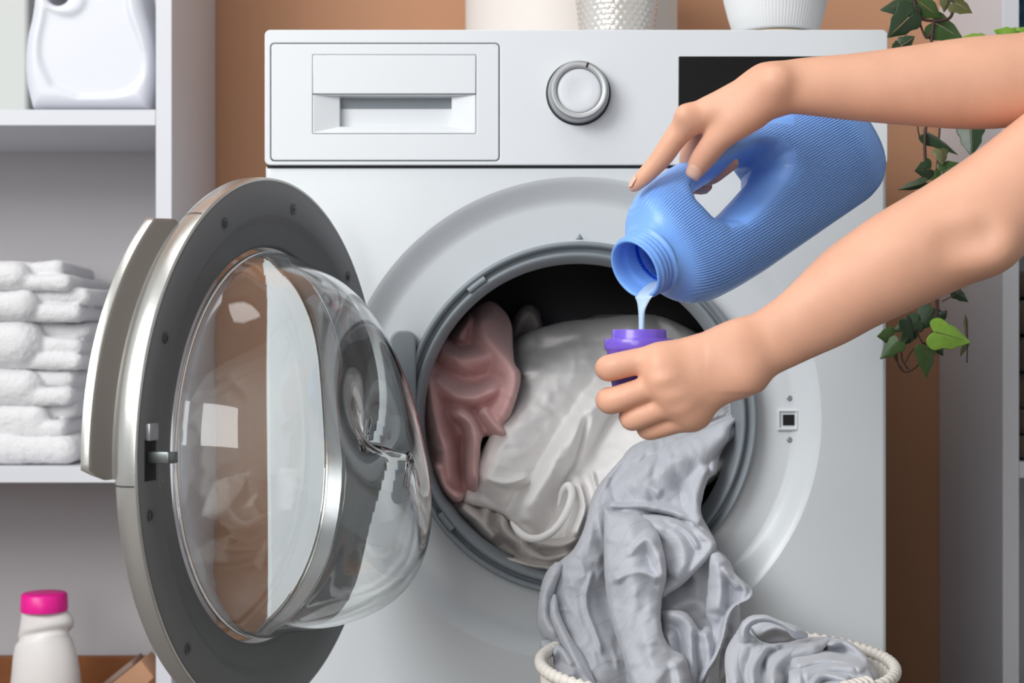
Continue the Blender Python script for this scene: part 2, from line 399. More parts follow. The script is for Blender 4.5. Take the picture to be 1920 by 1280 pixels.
# silver rim
prof = [(R-.004, -.0015), (R-.0016, .0), (R-.0004, -.0006), (R, -.002), (R+.0006, -.008), (R+.0002, -.0135), (R-.0018, -.0175), (R-.006, -.0205), (R-.016, -.0235), (.18, -.027), (.1590, -.028), (.1590, -.024), (.19, -.020)]
obj('rim', mkmesh('rim', *dlathe(prof, 200), angle=60), M['silver'], door, 'brushed silver rim')
for ang in (55.6, -4.2):
    v = [dp(ang+q, r, h) for q in (-.12, .12) for r, h in ((R+.0004, -.002), (R+.0010, -.008), (R+.0006, -.0135), (R-.0016, -.0180))]
    obj('rim_seam', mkmesh('sm', *loops([v[:4], v[4:]], close=False), smooth=False), M['gap'], door)
# grip flange
def flange(a0, a1, n=60):
    rows = []
    for i in range(n+1):
        t = i/n; a = a0+(a1-a0)*t
        e = min(1, (t)/.03, (1-t)/.05); e = max(e, 0); 
        dx = .0125*e
        pr = [(R-.001, -.012), (R-.0022, -.0175), (R-.0050, -.0203), (R-.0056, -.0225), (R-.003+.002*e, -.0235-.003*e), (R-.002+.0058*e, -.025-.0070*e), (R-.002+.0075*e, -.026-.0078*e), (R-.002+.0078*e, -.027-.0130*e), (R-.004+.005*e, -.028-.0135*e), (R-.012, -.028-.005*e), (R-.03, -.027), (R-.03, -.015)]
        rows.append([dp(a, r, h) for r, h in pr])
    return loops(rows, True, True, wrap=False)
v, f = flange(-3.2, 54.8)
me = mkmesh('fl', v, f, angle=50)
for p in me.polygons:
    ks = sorted(i % 12 for i in p.vertices)
    if len(ks) == 4 and ks[0] >= 3 and ks[-1] <= 6: p.material_index = 1
obj('door_handle', me, [M['silver'], M['lip']], door, 'flared silver grip flange')
# screws
for px_, py_ in ((549, 393), (421, 419), (309, 634), (281, 966), (351, 1216), (652, 519), (655, 1135)):
    # intersect the pixel ray with the face plane
    o0 = Vector((CAMX, -D, CAMZ)); d0 = (P(px_, py_, 0)-o0); t = (dc-o0).dot(nn)/d0.dot(nn); c = o0+d0*t
    s1 = obj('screw', mkmesh('s', *lathe([(.0058, .0004), (.0052, .0008), (.0046, .0002)], c, nn, 24)), M['ring'], door)
    v, f = lathe([(.0046, .0002), (.0042, -.0004), (.0036, .0007), (.0017, .0010), (.0015, .0), (.0001, .0)], c, nn, 24)
    obj('screw', mkmesh('s', v, f, angle=40), M['screw'], door)
# latch hook
hc = dp(2, .1985, 0)
def lb(h0, h1, a, b, z0, z1, bv=.0008):
    v = [hc+uu*x+zz*z+nn*hh for hh in (h0, h1) for x in (a, b) for z in (z0, z1)]
    me = mkmesh('h', v, [(0, 1, 3, 2), (4, 6, 7, 5), (0, 4, 5, 1), (2, 3, 7, 6), (0, 2, 6, 4), (1, 5, 7, 3)], smooth=False)
    bm = bmesh.new(); bm.from_mesh(me); bmesh.ops.recalc_face_normals(bm, faces=bm.faces); bm.to_mesh(me); bm.free()
    return bevel(me, bv, 2)
obj('latch_slot', lb(-.002, .0006, -.0075, .0075, -.020, .009, .0003), M['dark'], door)
obj('latch_block', lb(0, .0035, -.006, .006, .008, .020), M['knobgrey'], door)
hk = [hc+nn*a+uu*b-zz*.0035 for a, b in ((-.002, 0), (.008, 0), (.016, .0005), (.019, -.003))]
obj('latch_hook', bevel(mkmesh('hk', *loops([[p+zz*s+uu*q for s, q in ((-.004, -.003), (.004, -.003), (.004, .003), (-.004, .003))] for p in hk], True, True), smooth=False), .0007, 2), M['steel'], door, 'steel latch hook')
# outer window pane of the door
obj('outer_pane', mkmesh('op', *dlathe([(.156, -.0290), (.1580, -.0286), (.1580, -.0268), (.156, -.0264)], 96, cap0=True, cap1=True), smooth=False), M['glass'], door, 'clear outer pane')
# glass bowl
def bowl():
    N = 144; outer = []; inner = []
    # (radius, depth, centre drop, tilt)
    pr = [(.1570, -.006, 0, 0), (.1560, .000, 0, 0), (.1545, .004, 0, 0), (.1500, .012, 0, .05), (.1460, .026, 0, .14), (.1400, .046, 0, .26), (.1315, .066, 0, .36), (.120, .084, .001, .42), (.107, .097, .002, .45), (.093, .1050, .003, .46), (.078, .1092, .003, .46), (.060, .1108, .003, .46), (.040, .1108, .003, .46), (.020, .1104, .003, .46), (.0004, .110, .003, .46)]
    def ring(r, h, dz, tl, off):
        out = []
        for i in range(N):
            a = 2*math.pi*i/N; c, s = math.cos(a), math.sin(a)
            rr = r*(1+.10*min(1, h/.10)*max(0, -s)**1.5)
            hh = h-(off if h > .09 else off*.4)
            depth = hh*(1-tl*.5*(1+s)*.72+.08*tl*(1-s))
            out.append(dc+uu*(rr*c)+zz*(rr*s-dz)+nn*depth)
        return out
    o = [ring(r, h, dz, tl, 0) for r, h, dz, tl in pr]
    return loops(o)
me = mkmesh('bowl', *bowl())
bm = bmesh.new(); bm.from_mesh(me); bmesh.ops.remove_doubles(bm, verts=bm.verts, dist=.00045); bmesh.ops.recalc_face_normals(bm, faces=bm.faces); bm.to_mesh(me); bm.free()
for p in me.polygons: p.use_smooth = True
if sum((p.center-dc).dot(p.normal)*p.area for p in me.polygons) < 0: me.flip_normals()
me = evalmods(me, [('SUBSURF', dict(levels=1)), ('SOLIDIFY', dict(thickness=.0034, offset=-1, use_even_offset=False))])
for p in me.polygons: p.use_smooth = True
obj('glass_bowl', me, M['glass'], door, 'clear glass bowl')
# hinge
hg = mkmesh('hg', *extr(rrect(gx-.1830, gx-.158, gz-.085, gz+.085, .010), -.004, .016), smooth=False)
obj('hinge', bevel(hg, .002, 2), M['rubber'], wm, 'grey door hinge')
# ------------------------------------------------------------------ shelving units
def PS(px, py, y=YS): return P(px, py, y)
lx = PS(292, 0).x; lx1 = PS(322, 0).x
T = .0186
su = root('shelving_unit', 'white laminate shelving unit left of the washing machine, holding towels', 'shelf', (lx-.3, (YS+YW)/2, 0))
obj('side_panel', boxm(lx, lx1, YS, YW-.002, 0, 1.6, .0008), M['shelf'], su)
obj('side_panel', boxm(lx-.82, lx-.80, YS, YW-.002, 0, 1.6, .0008), M['shelf'], su)
obj('back_panel', boxm(lx-.80, lx, YW-.012, YW-.003, 0, 1.6, 0), M['shelfback'], su)
zt, zm = PS(0, 205).z, PS(0, 875).z
ZB = .052
for z in (zt+.42, zt, zm, ZB): obj('shelf', boxm(lx-.80, lx-.0004, YS+.001, YW-.012, z-T, z, .0008), M['shelf'], su)
rx0, rx1 = PS(1880, 0).x, PS(1911, 0).x
sr = root('shelving_unit', 'shaded white shelving unit right of the washing machine behind the ivy', 'shelf', (rx0+.3, (YS+YW)/2, 0))
obj('side_panel', boxm(rx0, rx1, YS, YW-.002, 0, 1.6, .0008), M['shelf'], sr)
obj('side_panel', boxm(rx0+.8, rx0+.82, YS, YW-.002, 0, 1.6, .0008), M['shelf'], sr)
obj('back_panel', boxm(rx1, rx0+.8, YW-.012, YW-.003, 0, 1.6, 0), M['shelfback'], sr)
zr = PS(0, 866).z
for z in (zr+.42, zr, .1): obj('shelf', boxm(rx1+.0004, rx0+.8, YS+.001, YW-.012, z-T, z, .0008), M['shelf'], sr)
M['wicker'] = mat('brown_wicker', (74, 62, 54), .8, bump=.6, bscale=60)
M['navy'] = mat('navy_fabric', (28, 66, 88), .8, bump=.3, bscale=300)
# two dark woven baskets on the right shelf and a navy box above
def basket_box(x0, x1, y0, y1, z0, z1):
    rows = []; n = 9
    for k in range(n+1):
        z = z0+(z1-z0)*k/n
        for dz, e in ((0, 0), (.35, .004), (.65, .004)):
            if k == n and dz: break
            ee = e+.002
            rows.append([Vector((x, y, z+dz*(z1-z0)/n)) for x, y in ((x0-ee, y0-ee), (x1+ee, y0-ee), (x1+ee, y1+ee), (x0-ee, y1+ee))])
    for e in (.004, .012): rows.append([Vector((x, y, z1)) for x, y in ((x0+e, y0+e), (x1-e, y0+e), (x1-e, y1-e), (x0+e, y1-e))])
    rows.append([Vector((x, y, z0+.01)) for x, y in ((x0+.012, y0+.012), (x1-.012, y0+.012), (x1-.012, y1-.012), (x0+.012, y1-.012))])
    return bevel(mkmesh('bk', *loops(rows, True, True), smooth=False), .0015, 2)
M['brown'] = mat('brown_towel', (104, 86, 74), .95, bump=.6, bscale=220, sheen=.3)
tz = zr
# ------------------------------------------------------------------ blue bottle, stream, measuring cap
def rib_mat():
    m = mat('blue_plastic', (122, 172, 247), .36, sss=.25, sssr=(.1, .3, 1), coat=.1)
    nt = m.node_tree; b = nt.nodes['Principled BSDF']
    at = nt.nodes.new('ShaderNodeAttribute'); at.attribute_name = 'rib'
    mk = nt.nodes.new('ShaderNodeAttribute'); mk.attribute_name = 'ribmask'
    mu = nt.nodes.new('ShaderNodeMath'); mu.operation = 'MULTIPLY'; mu.inputs[1].default_value = 2*math.pi/.0021
    si = nt.nodes.new('ShaderNodeMath'); si.operation = 'SINE'
    ml = nt.nodes.new('ShaderNodeMath'); ml.operation = 'MULTIPLY'
    nt.links.new(at.outputs['Fac'], mu.inputs[0]); nt.links.new(mu.outputs[0], si.inputs[0])
    nt.links.new(si.outputs[0], ml.inputs[0]); nt.links.new(mk.outputs['Fac'], ml.inputs[1])
    bp = nt.nodes.new('ShaderNodeBump'); bp.inputs['Distance'].default_value = .0004; bp.inputs['Strength'].default_value = 1
    nt.links.new(ml.outputs[0], bp.inputs['Height']); nt.links.new(bp.outputs['Normal'], b.inputs['Normal'])
    return m
M['blue'] = rib_mat()
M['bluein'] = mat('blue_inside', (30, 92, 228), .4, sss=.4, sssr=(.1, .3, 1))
M['liquid'] = mat('detergent', (190, 214, 240), .12, sss=.5, sssr=(.6, .8, 1), coat=.4)
th_, tl_ = math.radians(31), math.radians(35)
BA = Vector((math.cos(tl_)*math.cos(th_), math.sin(tl_), math.cos(tl_)*math.sin(th_)))
BU = Vector((-math.sin(th_), 0, math.cos(th_))); BW = BA.cross(BU)
BO = P(1190, 505, -.33)
def bl(t, v, w): return BO+BA*t+BU*v+BW*w
bottle = root('detergent_bottle', 'ribbed light blue plastic bottle being tipped to pour over the purple cap', 'bottle', tuple(bl(.285, -.03, 0)))
tk = np.array([.014, .020, .024, .029, .036, .046, .060, .080, .11, .20, .255, .270, .280, .287, .290])
hu_ = np.array([.0262, .0262, .0285, .0375, .0440, .0490, .0520, .0535, .0540, .0520, .0510, .0480, .0430, .0340, .0250])
hw_ = np.array([.0258, .0258, .0270, .0300, .0325, .0345, .0360, .0370, .0375, .0375, .0370, .0345, .0300, .0230, .0170])
tg = np.linspace(.014, .290, 300)
def sm(y):
    z = np.interp(tg, tk, y); k = np.ones(9)/9
    zz_ = np.convolve(np.pad(z, 4, mode='edge'), k, mode='valid'); return zz_
HU, HW = sm(hu_), sm(hw_)
hole = [(.155, .0385), (.135, .0405), (.078, .040), (.067, .034), (.0625, .022), (.067, .004), (.076, -.0068), (.090, -.0105), (.106, -.0085), (.128, -.0040), (.152, .0015), (.167, .008), (.1745, .0175), (.172, .028), (.166, .0345)]
fb = Field((.008, -.060, -.044), (.298, .060, .044), .00125)
sl, (T_, V_, W_) = fb.sub(fb.lo, np.array(fb.lo)+np.array(fb.n)*fb.h)
hu = np.interp(T_, tg, HU); hw = np.interp(T_, tg, HW)
pw = 2.35
q = ((np.abs(V_)/hu)**pw+(np.abs(W_)/hw)**pw)**(1/pw)
e = (q-1)*np.minimum(hu, hw)*.95
e = np.maximum(e, T_-.290); e = np.maximum(e, .0165-T_)
fb.d = e.astype(np.float32)
d2 = poly2d(T_[:, :, 0], V_[:, :, 0], hole)[:, :, None]
aw = np.abs(W_)/.036
sc_ = d2+.0118-.0143*np.clip(aw, 0, 1.2)**1.5
fb.smax((slice(None),)*3, -sc_, .009)
fb.cone((.0, 0, 0), (.030, 0, 0), .0215, .0215, .001, neg=True)
fb.cone((.030, 0, 0), (.046, -.004, 0), .0215, .026, .003, neg=True)
bm_ = fb.mesh(2)
co = np.empty(len(bm_.vertices)*3); bm_.vertices.foreach_get('co', co); co = co.reshape(-1, 3)
hv = np.interp(co[:, 0], tg, HU)
rib = co[:, 1]/(.30+.70*hv/.054)
dd = poly2d(co[:, 0], co[:, 1], hole)
mask = np.clip((dd-.0035)/.0015, 0, 1)*np.clip((co[:, 0]-.027)/.012, 0, 1)*np.clip((.262-co[:, 0])/.02, 0, 1)
tri = poly2d(co[:, 0], co[:, 1], [(.165, .060), (.196, .034), (.235, .060)]); mask *= np.clip(tri/.0008, 0, 1)
mask *= np.clip((.050-np.abs(co[:, 1]))/.006, 0, 1)
for nm, arr in (('rib', rib), ('ribmask', mask)):
    at = bm_.attributes.new(nm, 'FLOAT', 'POINT'); at.data.foreach_set('value', arr.astype(np.float32))
wc = np.array(BO)[None]+co[:, :1]*np.array(BA)+co[:, 1:2]*np.array(BU)+co[:, 2:]*np.array(BW)
bm_.vertices.foreach_set('co', wc.reshape(-1)); bm_.update()
if signed_vol(bm_) < 0: bm_.flip_normals()
obj('bottle_body', bm_, M['blue'], bottle)
npf = [(.0232, .019), (.0236, .019), (.0268, .0195), (.0272, .018), (.0268, .0165), (.0250, .0158), (.0243, .0150)]
for t in (.0128, .0086, .0045): npf += [(.0241, t+.0014), (.0254, t+.0006), (.0254, t-.0004), (.0241, t-.0012)]
npf += [(.0240, .0014), (.0242, .0004), (.0236, -.0003), (.0224, -.0003), (.0216, .0006), (.0212, .003), (.0206, .008), (.0212, .0105), (.0206, .013), (.0210, .0185), (.0218, .030)]
obj('bottle_neck', mkmesh('nk', *lathe(npf, BO, BA, 96)), M['blue'], bottle, 'threaded pouring neck')
obj('inner_cavity', mkmesh('nk', *lathe([(.0211, .0187), (.0217, .029), (.0250, .036), (.0262, .046), (.020, .062), (.0004, .072)], BO, BA, 64)), M['bluein'], bottle)
# stream with the film of liquid lying in the neck
zp = (Vector((0, 0, 1))-BA*BA.z).normalized()
lip = BO-zp*.0222
CX = P(1209, 620, lip.y)
lq = []
pts = [lip+BA*.024+zp*.0025, lip+BA*.012+zp*.0022, lip+BA*.004+zp*.0016, lip-BA*.0008-zp*.0002, lip-BA*.0022-zp*.0035, lip-BA*.0024-Vector((0, 0, .0085)), lip-BA*.0024-Vector((0, 0, .0130))]
pts = [Vector(p) for p in pts]; end = Vector((pts[-1].x, pts[-1].y, P(0, 640, -.325).z))
pts += [pts[-1].lerp(end, .4), pts[-1].lerp(end, .75), end]
rad = [(.013, .0016), (.0135, .0016), (.0115, .0015), (.0095, .0015), (.0062, .0016), (.0036, .0018), (.0027, .0019), (.0024, .0021), (.0023, .0022), (.0024, .0023)]
sd_ = BA.cross(zp).normalized(); rows = []
for i, p in enumerate(pts):
    t = (pts[min(i+1, len(pts)-1)]-pts[max(i-1, 0)]).normalized(); nv = t.cross(sd_).normalized()
    rows.append([p+sd_*(rad[i][0]*math.cos(2*math.pi*k/20))+nv*(rad[i][1]*math.sin(2*math.pi*k/20)) for k in range(20)])
me = evalmods(mkmesh('lq', *loops(rows, True, True)), [('SUBSURF', dict(levels=2))])
for p in me.polygons: p.use_smooth = True
st = obj('detergent_stream', me, M['liquid']); origin_to(st, end)
tag(st, 'thin pale stream of liquid detergent running from the bottle neck into the cap', 'liquid')
# cap
M['purple'] = mat('purple_plastic', (120, 92, 206), .28, sss=.3, sssr=(.5, .3, 1), coat=.25)
cc = P(1199, 640, -.325); zc_ = lambda py: P(0, py, -.325).z
cpr = [(.0004, zc_(771)), (.0150, zc_(771)), (.0176, zc_(768)), (.0186, zc_(760)), (.0214, zc_(715)), (.0236, zc_(672)), (.0248, zc_(658)), (.0262, zc_(655)), (.0266, zc_(652)), (.0266, zc_(638)), (.0260, zc_(635)), (.0214, zc_(634.5)), (.0210, zc_(632)), (.0209, zc_(620)), (.0203, zc_(617.5)), (.0194, zc_(619)), (.0190, zc_(660)), (.0172, zc_(740)), (.0150, zc_(762)), (.0004, zc_(764))]
me = mkmesh('cap', *lathe([(r, z) for r, z in cpr], (cc.x, cc.y, 0), (0, 0, 1), 96), angle=50)
mc = root('measuring_cap', 'purple plastic measuring cap gripped in the lower hand', 'cap', (cc.x, cc.y, zc_(771)))
obj('cap_cup', me, M['purple'], mc)
obj('poured_liquid', mkmesh('pl', *lathe([(.0004, zc_(690)), (.0183, zc_(690)), (.0180, zc_(700)), (.0004, zc_(762.5))], (cc.x, cc.y, 0), (0, 0, 1), 40)), M['liquid'], mc)
# ------------------------------------------------------------------ person: two bare arms and hands
def skin_mat():
    m = mat('skin', (222, 169, 142), .47, sss=.16, sssr=(1, .35, .18), bump=.12, bscale=900, var=.05, vscale=35, spec=.4)
    return m
M['skin'] = skin_mat()
M['nail'] = mat('nail', (232, 182, 162), .25, coat=.4, sss=.2)
def J(px, py, y): return np.array(P(px, py, y))
def px(r, y): return r/S(y)
def chain(f, pts, k=.006, flat=None, fr=1.0):
    """pts: (px, py, y, radius in px[, flat ratio])"""
    for a, b in zip(pts[:-1], pts[1:]):
        f.cone(J(*a[:3]), J(*b[:3]), px(a[3], a[2]), px(b[3], b[2]), k, flat, fr)
def dense(pts, n=6):
    """Catmull-Rom resampling of (px, py, y, r) rows"""
    p = np.array([q[:4] for q in pts], float); p = np.vstack([2*p[0]-p[1], p, 2*p[-1]-p[-2]]); out = []
    for i in range(1, len(p)-2):
        a, b, c, d = p[i-1:i+3]
        for k in range(n):
            t = k/n; out.append(.5*(2*b+(c-a)*t+(2*a-5*b+4*c-d)*t*t+(3*b-3*c+d-a)*t**3))
    out.append(p[-2]); return out
def limb(f, pts, k=0, flat=None, fr=None, n=6):
    g = Field.like(f); d = dense(pts, n); m = len(d)-1
    for i in range(m):
        a, b = d[i], d[i+1]
        r = 1 if fr is None else float(np.interp((i+.5)/m, np.linspace(0, 1, len(fr)), fr))
        g.cone(J(*a[:3]), J(*b[:3]), px(a[3], a[2]), px(b[3], b[2]), 0, flat, r)
    if k: f.merge(g, k)
    return g
def arm_lower():
    lo = np.array([P(1090, 0, -.33).x, -.455, P(0, 850, -.38).z]); hi = np.array([P(2420, 0, -.38).x, -.265, P(0, -90, -.38).z])
    h = .00135
    fm = Field(lo, hi, h)
    Y = np.array([0, 1, 0])
    # forearm
    A = [(1392, 664, -.374, 59), (1440, 642, -.374, 61), (1500, 608, -.375, 67), (1550, 575, -.377, 77), (1600, 538, -.379, 86), (1650, 508, -.381, 92), (1700, 480, -.383, 97), (1800, 427, -.386, 102), (1900, 361, -.389, 104), (2000, 285, -.39, 106), (2160, 170, -.39, 110), (2330, 60, -.385, 114), (2440, -10, -.38, 116)]
    FR = [.66, .66, .70, .76, .82, .86, .9, .93, .95, .95, .95, .95]
    fm.merge(limb(fm, A, 0, Y, FR, n=18), .001)
    # palm
    for a, b in (((1243, 675, -.370, 31), (1385, 643, -.374, 37)), ((1248, 712, -.374, 33), (1385, 664, -.375, 40)), ((1270, 748, -.373, 31), (1385, 682, -.375, 38)), ((1292, 778, -.367, 25), (1382, 696, -.374, 36)), ((1230, 690, -.366, 24), (1300, 770, -.364, 24)), ((1300, 700, -.366, 40), (1340, 690, -.366, 40))):
        fm.cone(J(*a[:3]), J(*b[:3]), px(a[3], a[2]), px(b[3], b[2]), .012, Y, .85)
    # knuckles, tendons and ulna head
    for x, y, d, r, k in ((1240, 678, -.375, 18, .016), (1248, 716, -.380, 18, .016), (1277, 752, -.378, 16, .016), (1300, 780, -.371, 13, .014), (1398, 706, -.380, 24, .020), (1860, 462, -.412, 34, .03)):
        fm.cone(J(x, y, d), J(x+1, y, d), px(r, d), px(r, d), k)
    fm.cone(J(1844, 440, -.432), J(1790, 458, -.428), .0035, .002, .022, neg=True)
    fm.cone(J(1215, 697, -.392), J(1262, 690, -.395), .002, .001, .008, neg=True)
    fm.cone(J(1228, 735, -.392), J(1280, 722, -.396), .002, .001, .008, neg=True)
    fm.cone(J(1250, 772, -.390), J(1300, 752, -.394), .002, .001, .008, neg=True)
    fing = Field.like(fm)
    sets = [
     [(1262, 672, -.368, 28), (1205, 676, -.366, 25.5), (1150, 688, -.362, 25.5), (1141, 690, -.352, 25), (1140, 690, -.334, 23), (1152, 690, -.312, 20), (1164, 690, -.302, 17)],
     [(1266, 710, -.370, 27), (1208, 731, -.368, 24.5), (1152, 750, -.363, 25.5), (1142, 750, -.352, 25), (1141, 749, -.334, 23), (1155, 748, -.312, 20), (1166, 747, -.302, 17)],
     [(1290, 747, -.370, 26), (1240, 766, -.367, 23.5), (1191, 784, -.361, 23), (1184, 782, -.351, 23), (1182, 780, -.334, 21), (1194, 776, -.312, 18)],
     [(1308, 778, -.366, 23), (1262, 792, -.361, 22), (1221, 803, -.354, 22), (1213, 801, -.344, 20), (1214, 798, -.328, 18), (1226, 794, -.312, 16)],
     [(1340, 690, -.356, 36), (1300, 688, -.326, 29), (1264, 684, -.296, 25), (1228, 682, -.286, 22), (1200, 680, -.285, 18)],
    ]
    for s_ in sets:
        f1 = limb(fm, s_, n=4)
        fing.merge(f1, .0009)
    fm.merge(fing, .0045)
    return fm.mesh(6)
def arm_upper():
    lo = np.array([P(1160, 0, -.30).x, -.42, P(0, 375, -.38).z-.01]); hi = np.array([P(2420, 0, -.38).x, -.215, P(0, -50, -.38).z])
    h = .00135
    fm = Field(lo, hi, h); Y = np.array([0, 1, 0])
    A = [(1440, 168, -.345, 46), (1500, 162, -.347, 52), (1600, 163, -.350, 62), (1700, 161, -.353, 73), (1800, 157, -.356, 84), (1860, 154, -.358, 87), (1920, 149, -.36, 87), (2000, 140, -.36, 92), (2160, 118, -.36, 104), (2330, 92, -.36, 112), (2440, 75, -.36, 114)]
    fm.merge(limb(fm, A, n=18), .001)
    for a, b in (((1294, 225, -.335, 27), (1440, 168, -.345, 43)), ((1312, 222, -.318, 26), (1440, 172, -.335, 42)), ((1332, 222, -.298, 25), (1440, 178, -.325, 40)), ((1350, 225, -.280, 22), (1440, 182, -.318, 36)), ((1440, 182, -.350, 32), (1378, 226, -.345, 30)), ((1330, 215, -.325, 26), (1380, 215, -.325, 34))):
        fm.cone(J(*a[:3]), J(*b[:3]), px(a[3], a[2]), px(b[3], b[2]), .010)
    for x, y, d, r, k in ((1284, 214, -.342, 15, .010), (1456, 150, -.363, 20, .014)):
        fm.cone(J(x, y, d), J(x+1, y, d), px(r, d), px(r, d), k)
    fm.cone(J(1322, 236, -.368), J(1345, 205, -.372), .0035, .001, .012, neg=True)
    fm.cone(J(1912, 100, -.398), J(1908, 190, -.398), .0012, .0012, .006, neg=True)
    fing = Field.like(fm)
    sets = [
     [(1296, 225, -.335, 26), (1268, 256, -.330, 22.5), (1243, 292, -.325, 20.5), (1227, 311, -.322, 18.5), (1208, 331, -.319, 16.5), (1194, 345, -.317, 13), (1188, 351, -.317, 9.5)],
     [(1318, 225, -.316, 25), (1304, 262, -.302, 21), (1292, 300, -.285, 19), (1300, 328, -.268, 18), (1330, 330, -.260, 17.5), (1352, 318, -.262, 16), (1374, 306, -.264, 12)],
     [(1335, 225, -.296, 24), (1310, 270, -.272, 20), (1290, 318, -.256, 18), (1296, 344, -.247, 17), (1313, 350, -.250, 14.5), (1324, 349, -.252, 12)],
     [(1352, 230, -.278, 21), (1335, 275, -.250, 17), (1318, 310, -.236, 15), (1330, 325, -.234, 14)],
     [(1410, 212, -.345, 33), (1370, 240, -.343, 29), (1345, 262, -.337, 26), (1326, 286, -.329, 24), (1312, 305, -.323, 21.5), (1304, 319, -.320, 17.5)],
    ]
    for s_ in sets:
        f1 = limb(fm, s_, n=4)
        fing.merge(f1, .0009)
    fm.merge(fing, .005)
    return fm.mesh(6)
m1, m2 = arm_lower(), arm_upper()
bmx = bmesh.new(); bmx.from_mesh(m1); bmx.from_mesh(m2); me = bpy.data.meshes.new('person'); bmx.to_mesh(me); bmx.free()
for p in me.polygons: p.use_smooth = True
person = obj('person', me, M['skin'])
tag(person, 'bare-armed person, one hand tipping the blue bottle and the other holding its cap', 'person')
from mathutils.bvhtree import BVHTree
BV = BVHTree.FromPolygons([v.co[:] for v in me.vertices], [p.vertices[:] for p in me.polygons])
def nail(tip, dirp, nrm, L, Wd, over=.0008):
    """a nail plate laid on the skin: tip = point under its free edge, nrm = outwards"""
    t = Vector(dirp).normalized(); n = Vector(nrm); n = (n-t*n.dot(t)).normalized(); s = t.cross(n); rows = []
    for i in range(13):
        q = i/12; wf = math.sqrt(max(0.02, 1-max(0, (q-.74)/.27)**2))*math.sqrt(max(.02, 1-max(0, (.22-q)/.24)**2)); row = []
        for j in range(13):
            a = (j/6-1)
            p = Vector(tip)-t*L*(1-q)+s*(Wd/2*wf*a)
            h = BV.ray_cast(p+n*.012, -n, .03)
            z = (h[0]-p).dot(n) if h[0] else None
            row.append([p, z])
        zs = [z for _, z in row if z is not None]; zc = max(zs) if zs else 0
        zc = zc if not rows else min(zc, rows[-1][6][2]) if q > .5 else zc
        R_ = Wd*.62
        row = [[p, None, zc] if 0 else [p, z, zc] for p, z in row]
        out = []
        for (p, z, _), j in zip(row, range(13)):
            a = (j/6-1)*Wd/2*wf; arc = zc-(R_-math.sqrt(max(R_*R_-a*a, 0)))
            out.append([p+n*(arc+.00035), z, zc])
        rows.append(out)
    me = mkmesh('n', *loops([[c[0] for c in r] for r in rows], close=False)); me = evalmods(me, [('SOLIDIFY', dict(thickness=.0007, offset=0)), ('SUBSURF', dict(levels=1))])
    for p in me.polygons: p.use_smooth = True
    obj('fingernail', me, M['nail'], person)
# nails: thumb, index, middle, ring of the pouring hand
td = Vector(J(1299, 330, -.3175))-Vector(J(1318, 296, -.326))
nail(J(1296, 335, -.3165), td, (-.12, -1, .10), .0135, .0118)
td = Vector(J(1186, 353, -.317))-Vector(J(1208, 331, -.319))
nail(J(1184, 356, -.317), td, (-.85, -.15, .55), .0110, .0085)
td = Vector(J(1376, 304, -.264))-Vector(J(1352, 318, -.262))
nail(J(1382, 300, -.264), td, (.05, -.9, .35), .0105, .0085)
td = Vector(J(1326, 349, -.252))-Vector(J(1313, 350, -.250))
nail(J(1330, 350, -.252), td, (.1, -.8, -.5), .009, .0075)
# ------------------------------------------------------------------ cloth
def fabric(name, col, line=None, weave=1.0, rough=.9):
    m = mat(name, col, rough, spec=.25, sheen=.25, bump=.25*weave, bscale=700, bdist=.0006)
    nt = m.node_tree; b = nt.nodes['Principled BSDF']
    L = lin(col)
    n = nt.nodes.new('ShaderNodeTexNoise'); n.inputs['Scale'].default_value = 9; n.inputs['Detail'].default_value = 4
    tc = nt.nodes['Texture Coordinate']; nt.links.new(tc.outputs['Object'], n.inputs['Vector'])
    r = nt.nodes.new('ShaderNodeMixRGB'); r.inputs[1].default_value = (*[x*.93 for x in L], 1); r.inputs[2].default_value = (*[min(1, x*1.07) for x in L], 1)
    nt.links.new(n.outputs['Fac'], r.inputs[0]); out = r.outputs[0]
    if line:
        at = nt.nodes.new('ShaderNodeAttribute'); at.attribute_name = 'stripe'
        fr = nt.nodes.new('ShaderNodeMath'); fr.operation = 'FRACT'; nt.links.new(at.outputs['Fac'], fr.inputs[0])
        lt = nt.nodes.new('ShaderNodeMath'); lt.operation = 'LESS_THAN'; lt.inputs[1].default_value = line; nt.links.new(fr.outputs[0], lt.inputs[0])
        mx = nt.nodes.new('ShaderNodeMixRGB'); mx.inputs[2].default_value = (*[x*.78 for x in L], 1)
        nt.links.new(out, mx.inputs[1]); nt.links.new(lt.outputs[0], mx.inputs[0]); out = mx.outputs[0]
    nt.links.new(out, b.inputs['Base Color']); return m
def seg_dist(X, Y, pts):
    """distance to a polyline and the fraction along it"""
    best = np.full(X.shape, 1e9); tt = np.zeros(X.shape); L = [0]
    for a, b in zip(pts[:-1], pts[1:]): L.append(L[-1]+math.hypot(b[0]-a[0], b[1]-a[1]))
    for i, (a, b) in enumerate(zip(pts[:-1], pts[1:])):
        ex, ey = b[0]-a[0], b[1]-a[1]; t = np.clip(((X-a[0])*ex+(Y-a[1])*ey)/(ex*ex+ey*ey+1e-9), 0, 1)
        d = np.hypot(X-a[0]-ex*t, Y-a[1]-ey*t); m = d < best; best = np.where(m, d, best)
        tt = np.where(m, (L[i]+t*(L[i+1]-L[i]))/L[-1], tt)
    return best, tt
def sp2(pts, n=5):
    return [(p.x, p.y) for p in spline([(a, b, 0) for a, b in pts], n)]
